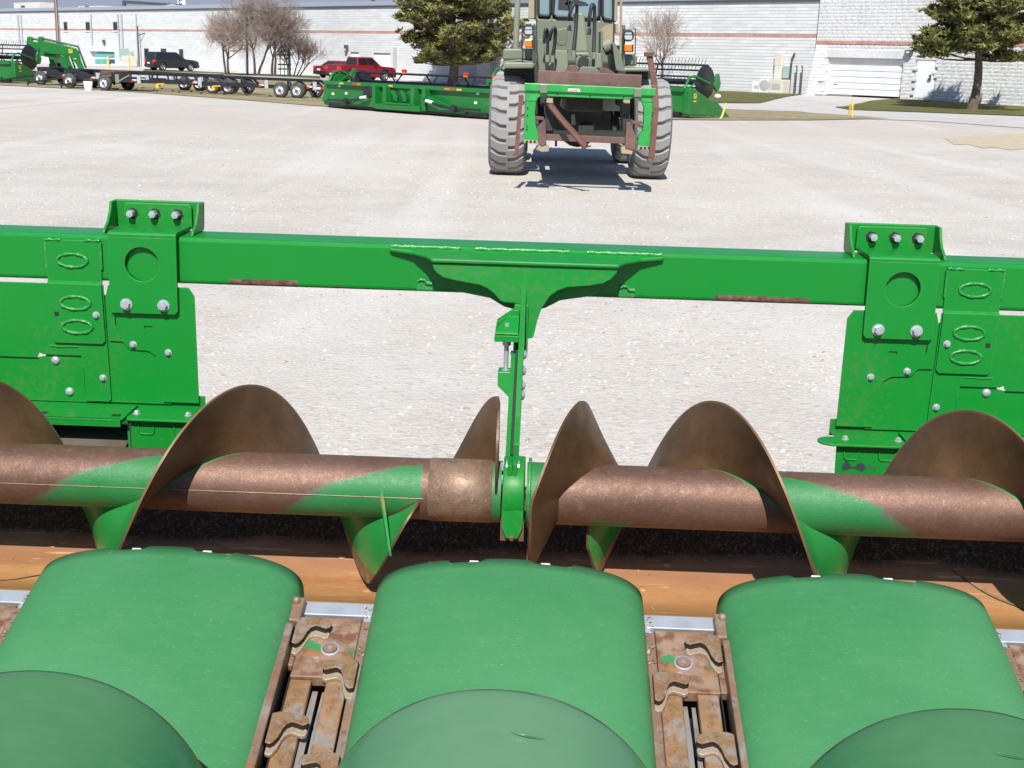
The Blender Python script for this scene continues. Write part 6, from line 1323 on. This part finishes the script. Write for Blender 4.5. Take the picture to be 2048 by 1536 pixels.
# ------------------------------------------------------------------ trees
M_bark = simple('grey_brown_bark', (.13,.095,.075), .9, 0, [((.22,.17,.14), 3, .4, .7, .7)], (14,.6,.03)); M_twig = simple('reddish_twigs', (.32,.255,.21), .9, 0, [((.40,.33,.28), 1, .4, .6, .6)])
M_pbark = simple('pine_bark', (.13,.095,.07), .95, 0, [((.26,.21,.17), 4, .45, .7, .8), ((.06,.04,.03), 7, .5, .7, .7)], (8,.9,.05))
def needle(name, c):
    n = N(name); n.set('Base Color', c+(1,)); n.set('Roughness', .65); n.set('Specular IOR Level', .2); return n.m
M_nd = [needle('needles_dark', (.055,.072,.022)), needle('needles_mid', (.14,.150,.045)), needle('needles_light', (.27,.255,.085))]
def bare_tree(label, base, height, spread, seed, ntrunk=1, lean=0, dens=1.0, grp='leafless trees along the warehouse wall'):
    r = random.Random(seed); t = thing('bare_tree', label, 'tree', base, 0, grp); ORG.append(Vector(base)); tm = MB(); wm = MB()
    def grow(p, d, ln, rad, lev):
        n_ = 4 if lev < 3 else 2; pts = [p]; dd = d.copy(); rs = [rad]
        for i in range(n_):
            dd = (dd+Vector((r.uniform(-1,1), r.uniform(-1,1), r.uniform(-.5,.9)))*(.14 if lev < 2 else .26)).normalized(); pts.append(pts[-1]+dd*ln/n_); rs.append(rad*(1-.45*(i+1)/n_))
        (tm if lev < 2 else wm).tube(pts, rs, 6 if lev < 2 else 3, 0, False, lev < 2)
        if lev >= 5: return
        kids = {0: 5, 1: 5, 2: 5, 3: int(4*dens+.5), 4: int(3*dens+.5)}[lev]
        for k in range(kids):
            f = r.uniform(.35, 1) if lev else r.uniform(.45, 1); i = min(n_-1, int(f*n_)); q = pts[i]+(pts[i+1]-pts[i])*(f*n_-i)
            ax_ = dd.orthogonal().normalized(); ax_.rotate(Matrix.Rotation(r.uniform(0, 2*pi), 3, dd)); nd = dd.copy(); nd.rotate(Matrix.Rotation(radians(r.uniform(22, 58)*spread), 3, ax_)); nd = (nd+Vector((0,0,.10))).normalized()
            grow(q, nd, ln*r.uniform(.56, .84), max(.007, rad*(.52 if lev < 3 else .55)), lev+1)
    for k in range(ntrunk):
        d = Vector((lean+r.uniform(-.12,.12)+(.35*(k-(ntrunk-1)/2)), r.uniform(-.12,.12), 1)).normalized(); grow(Vector(base)+Vector((.25*(k-(ntrunk-1)/2),0,-.05)), d, height*.50, height*.022, 0)
    part('trunk', tm, M_bark, t, raw=True); part('crown', wm, M_twig, t, raw=True); ORG.pop(); return t
def scaled(px, y0, y1): b = gp(px, y0); return b, at(px, y1, b.y).z-b.z
b, h = scaled(455, 150, 30); bare_tree('leftmost spreading bare tree right of the dark SUV', b, h*1.12, 1.25, 11, 2, -.05, 1.3)
b, h = scaled(513, 151, -5); bare_tree('tall bare tree between the floodlight pole and the white door', b, h*.92, 1.0, 23, 2, -.05, 1.3)
b, h = scaled(547, 152, -2); bare_tree('bare multi-stemmed tree in front of the pole with step rungs', b, h*.9, 1.0, 5, 2, .05, 1.2)
b, h = scaled(590, 152, 70); bare_tree('low bare bush with arching stems left of the red sedan', b, h*.9, .8, 31, 4, .5, .8)
bb = at(1322, 150, 82); b = Vector((bb.x, 82, gz(bb.x, 82))); h = at(1335, 8, 82).z-b.z; bare_tree('bare tree standing right of the loader in front of the wall', b, h*.82, 1.0, 44, 1, .05, .95)
def pine(label, base, height, rad, seed, zlow, tr, nwh, dens):
    r = random.Random(seed); t = thing('pine_tree', label, 'tree', base, 0, 'big green pines near the warehouse'); ORG.append(Vector(base)); tm = MB(); base = Vector(base)
    n_ = 14; tm.tube([base+Vector((.12*sin(i*.9), .12*cos(i*.7), height*i/n_-.1*(i == 0))) for i in range(n_+1)], [tr*(1.25 if i == 0 else 1)*(1-.9*i/n_) for i in range(n_+1)], 10)
    bmz = MB(); fv = []; ff = []; fm = []
    def tuft(c, s, up):
        dk = r.random()
        for k in range(int(11*dens)):
            a = r.uniform(0, 2*pi); el = r.uniform(-.25, 1.0); d = Vector((cos(a)*cos(el), sin(a)*cos(el), sin(el)+.15)).normalized(); ln = s*r.uniform(.7, 1.25); sd = d.cross(Vector((r.uniform(-1,1), r.uniform(-1,1), .4))).normalized()*s*.19; p = c+Vector((r.uniform(-1,1), r.uniform(-1,1), r.uniform(-.6,.6)))*s*.45
            o = len(fv); fv.extend([tuple(p-sd), tuple(p+sd), tuple(p+d*ln)]); ff.append((o, o+1, o+2)); fm.append(2 if dk > .45 and k % 3 else (1 if dk > .12 else 0))
    for wI in range(nwh):
        z = zlow+(height*.97-zlow)*((wI+r.uniform(-.2,.2))/nwh); f = z/height; R = rad*(1.0 if f < .55 else 1-((f-.55)/.45)**1.3*.92)*r.uniform(.78,1.1)
        if f < .22: R *= .85
        nb = r.choice((5,6,6,7)); a0 = r.uniform(0, 6.28)
        for k in range(nb):
            a = a0+2*pi*k/nb+r.uniform(-.25,.25); Rk = R*r.uniform(.62,1.08); dv = Vector((cos(a), sin(a), 0)); rise = r.uniform(-.05,.30)+.18*f; pts = [base+Vector((0,0,z))+dv*Rk*u+Vector((0,0,Rk*(rise*u-.20*u*(1-u)*1.2))) for u in (0,.25,.5,.75,1)]; bmz.tube(pts, [tr*.26*(1-.8*i/4) for i in range(5)], 5, 0, False)
            for j in range(9):
                u = r.uniform(.34,1.0)**.8; i = min(3, int(u*4)); p = pts[i]+(pts[i+1]-pts[i])*(u*4-i); sl = Vector((-sin(a), cos(a), 0))*r.choice((-1,1))*r.uniform(.15,.42)*Rk*(1.15-u*.65)
                q = p+sl+dv*r.uniform(0,.12)*Rk+Vector((0,0,r.uniform(-.02,.10)*Rk)); bmz.tube([p, (p+q)/2+Vector((0,0,-.05)), q], [.03,.022,.012], 3, 0, False)
                for m_i in range(4): 
                    c = q+(p-q)*r.uniform(0,.45)+Vector((r.uniform(-.28,.28), r.uniform(-.28,.28), r.uniform(-.04,.22))); tuft(c, r.uniform(.24,.40), .5)
    tuft(base+Vector((0,0,height)), .4, 1)
    part('trunk', tm, M_pbark, t, raw=True); part('limbs', bmz, M_pbark, t, raw=True)
    me = bpy.data.meshes.new('crown'); o_ = ORG[-1]; me.from_pydata([(x-o_.x, y-o_.y, z-o_.z) for x, y, z in fv], [], ff)
    for m in M_nd: me.materials.append(m)
    me.polygons.foreach_set('material_index', fm); me.update(); link('crown', me, t); ORG.pop(); return t
bb = at(905, 150, 95); b = Vector((bb.x, 95, 0)); pine('big spreading pine between the red pickup and the loader', b, 9.8, 5.1, 3, 1.55, .38, 17, 1.45)
bb = at(1953, 150, 63.5); b = Vector((bb.x, 63.5, gz(bb.x, 63.5))); pine('pine with a bare lower trunk in front of the white block building', b, 9.5, 3.1, 19, 2.5, .24, 15, 1.4)
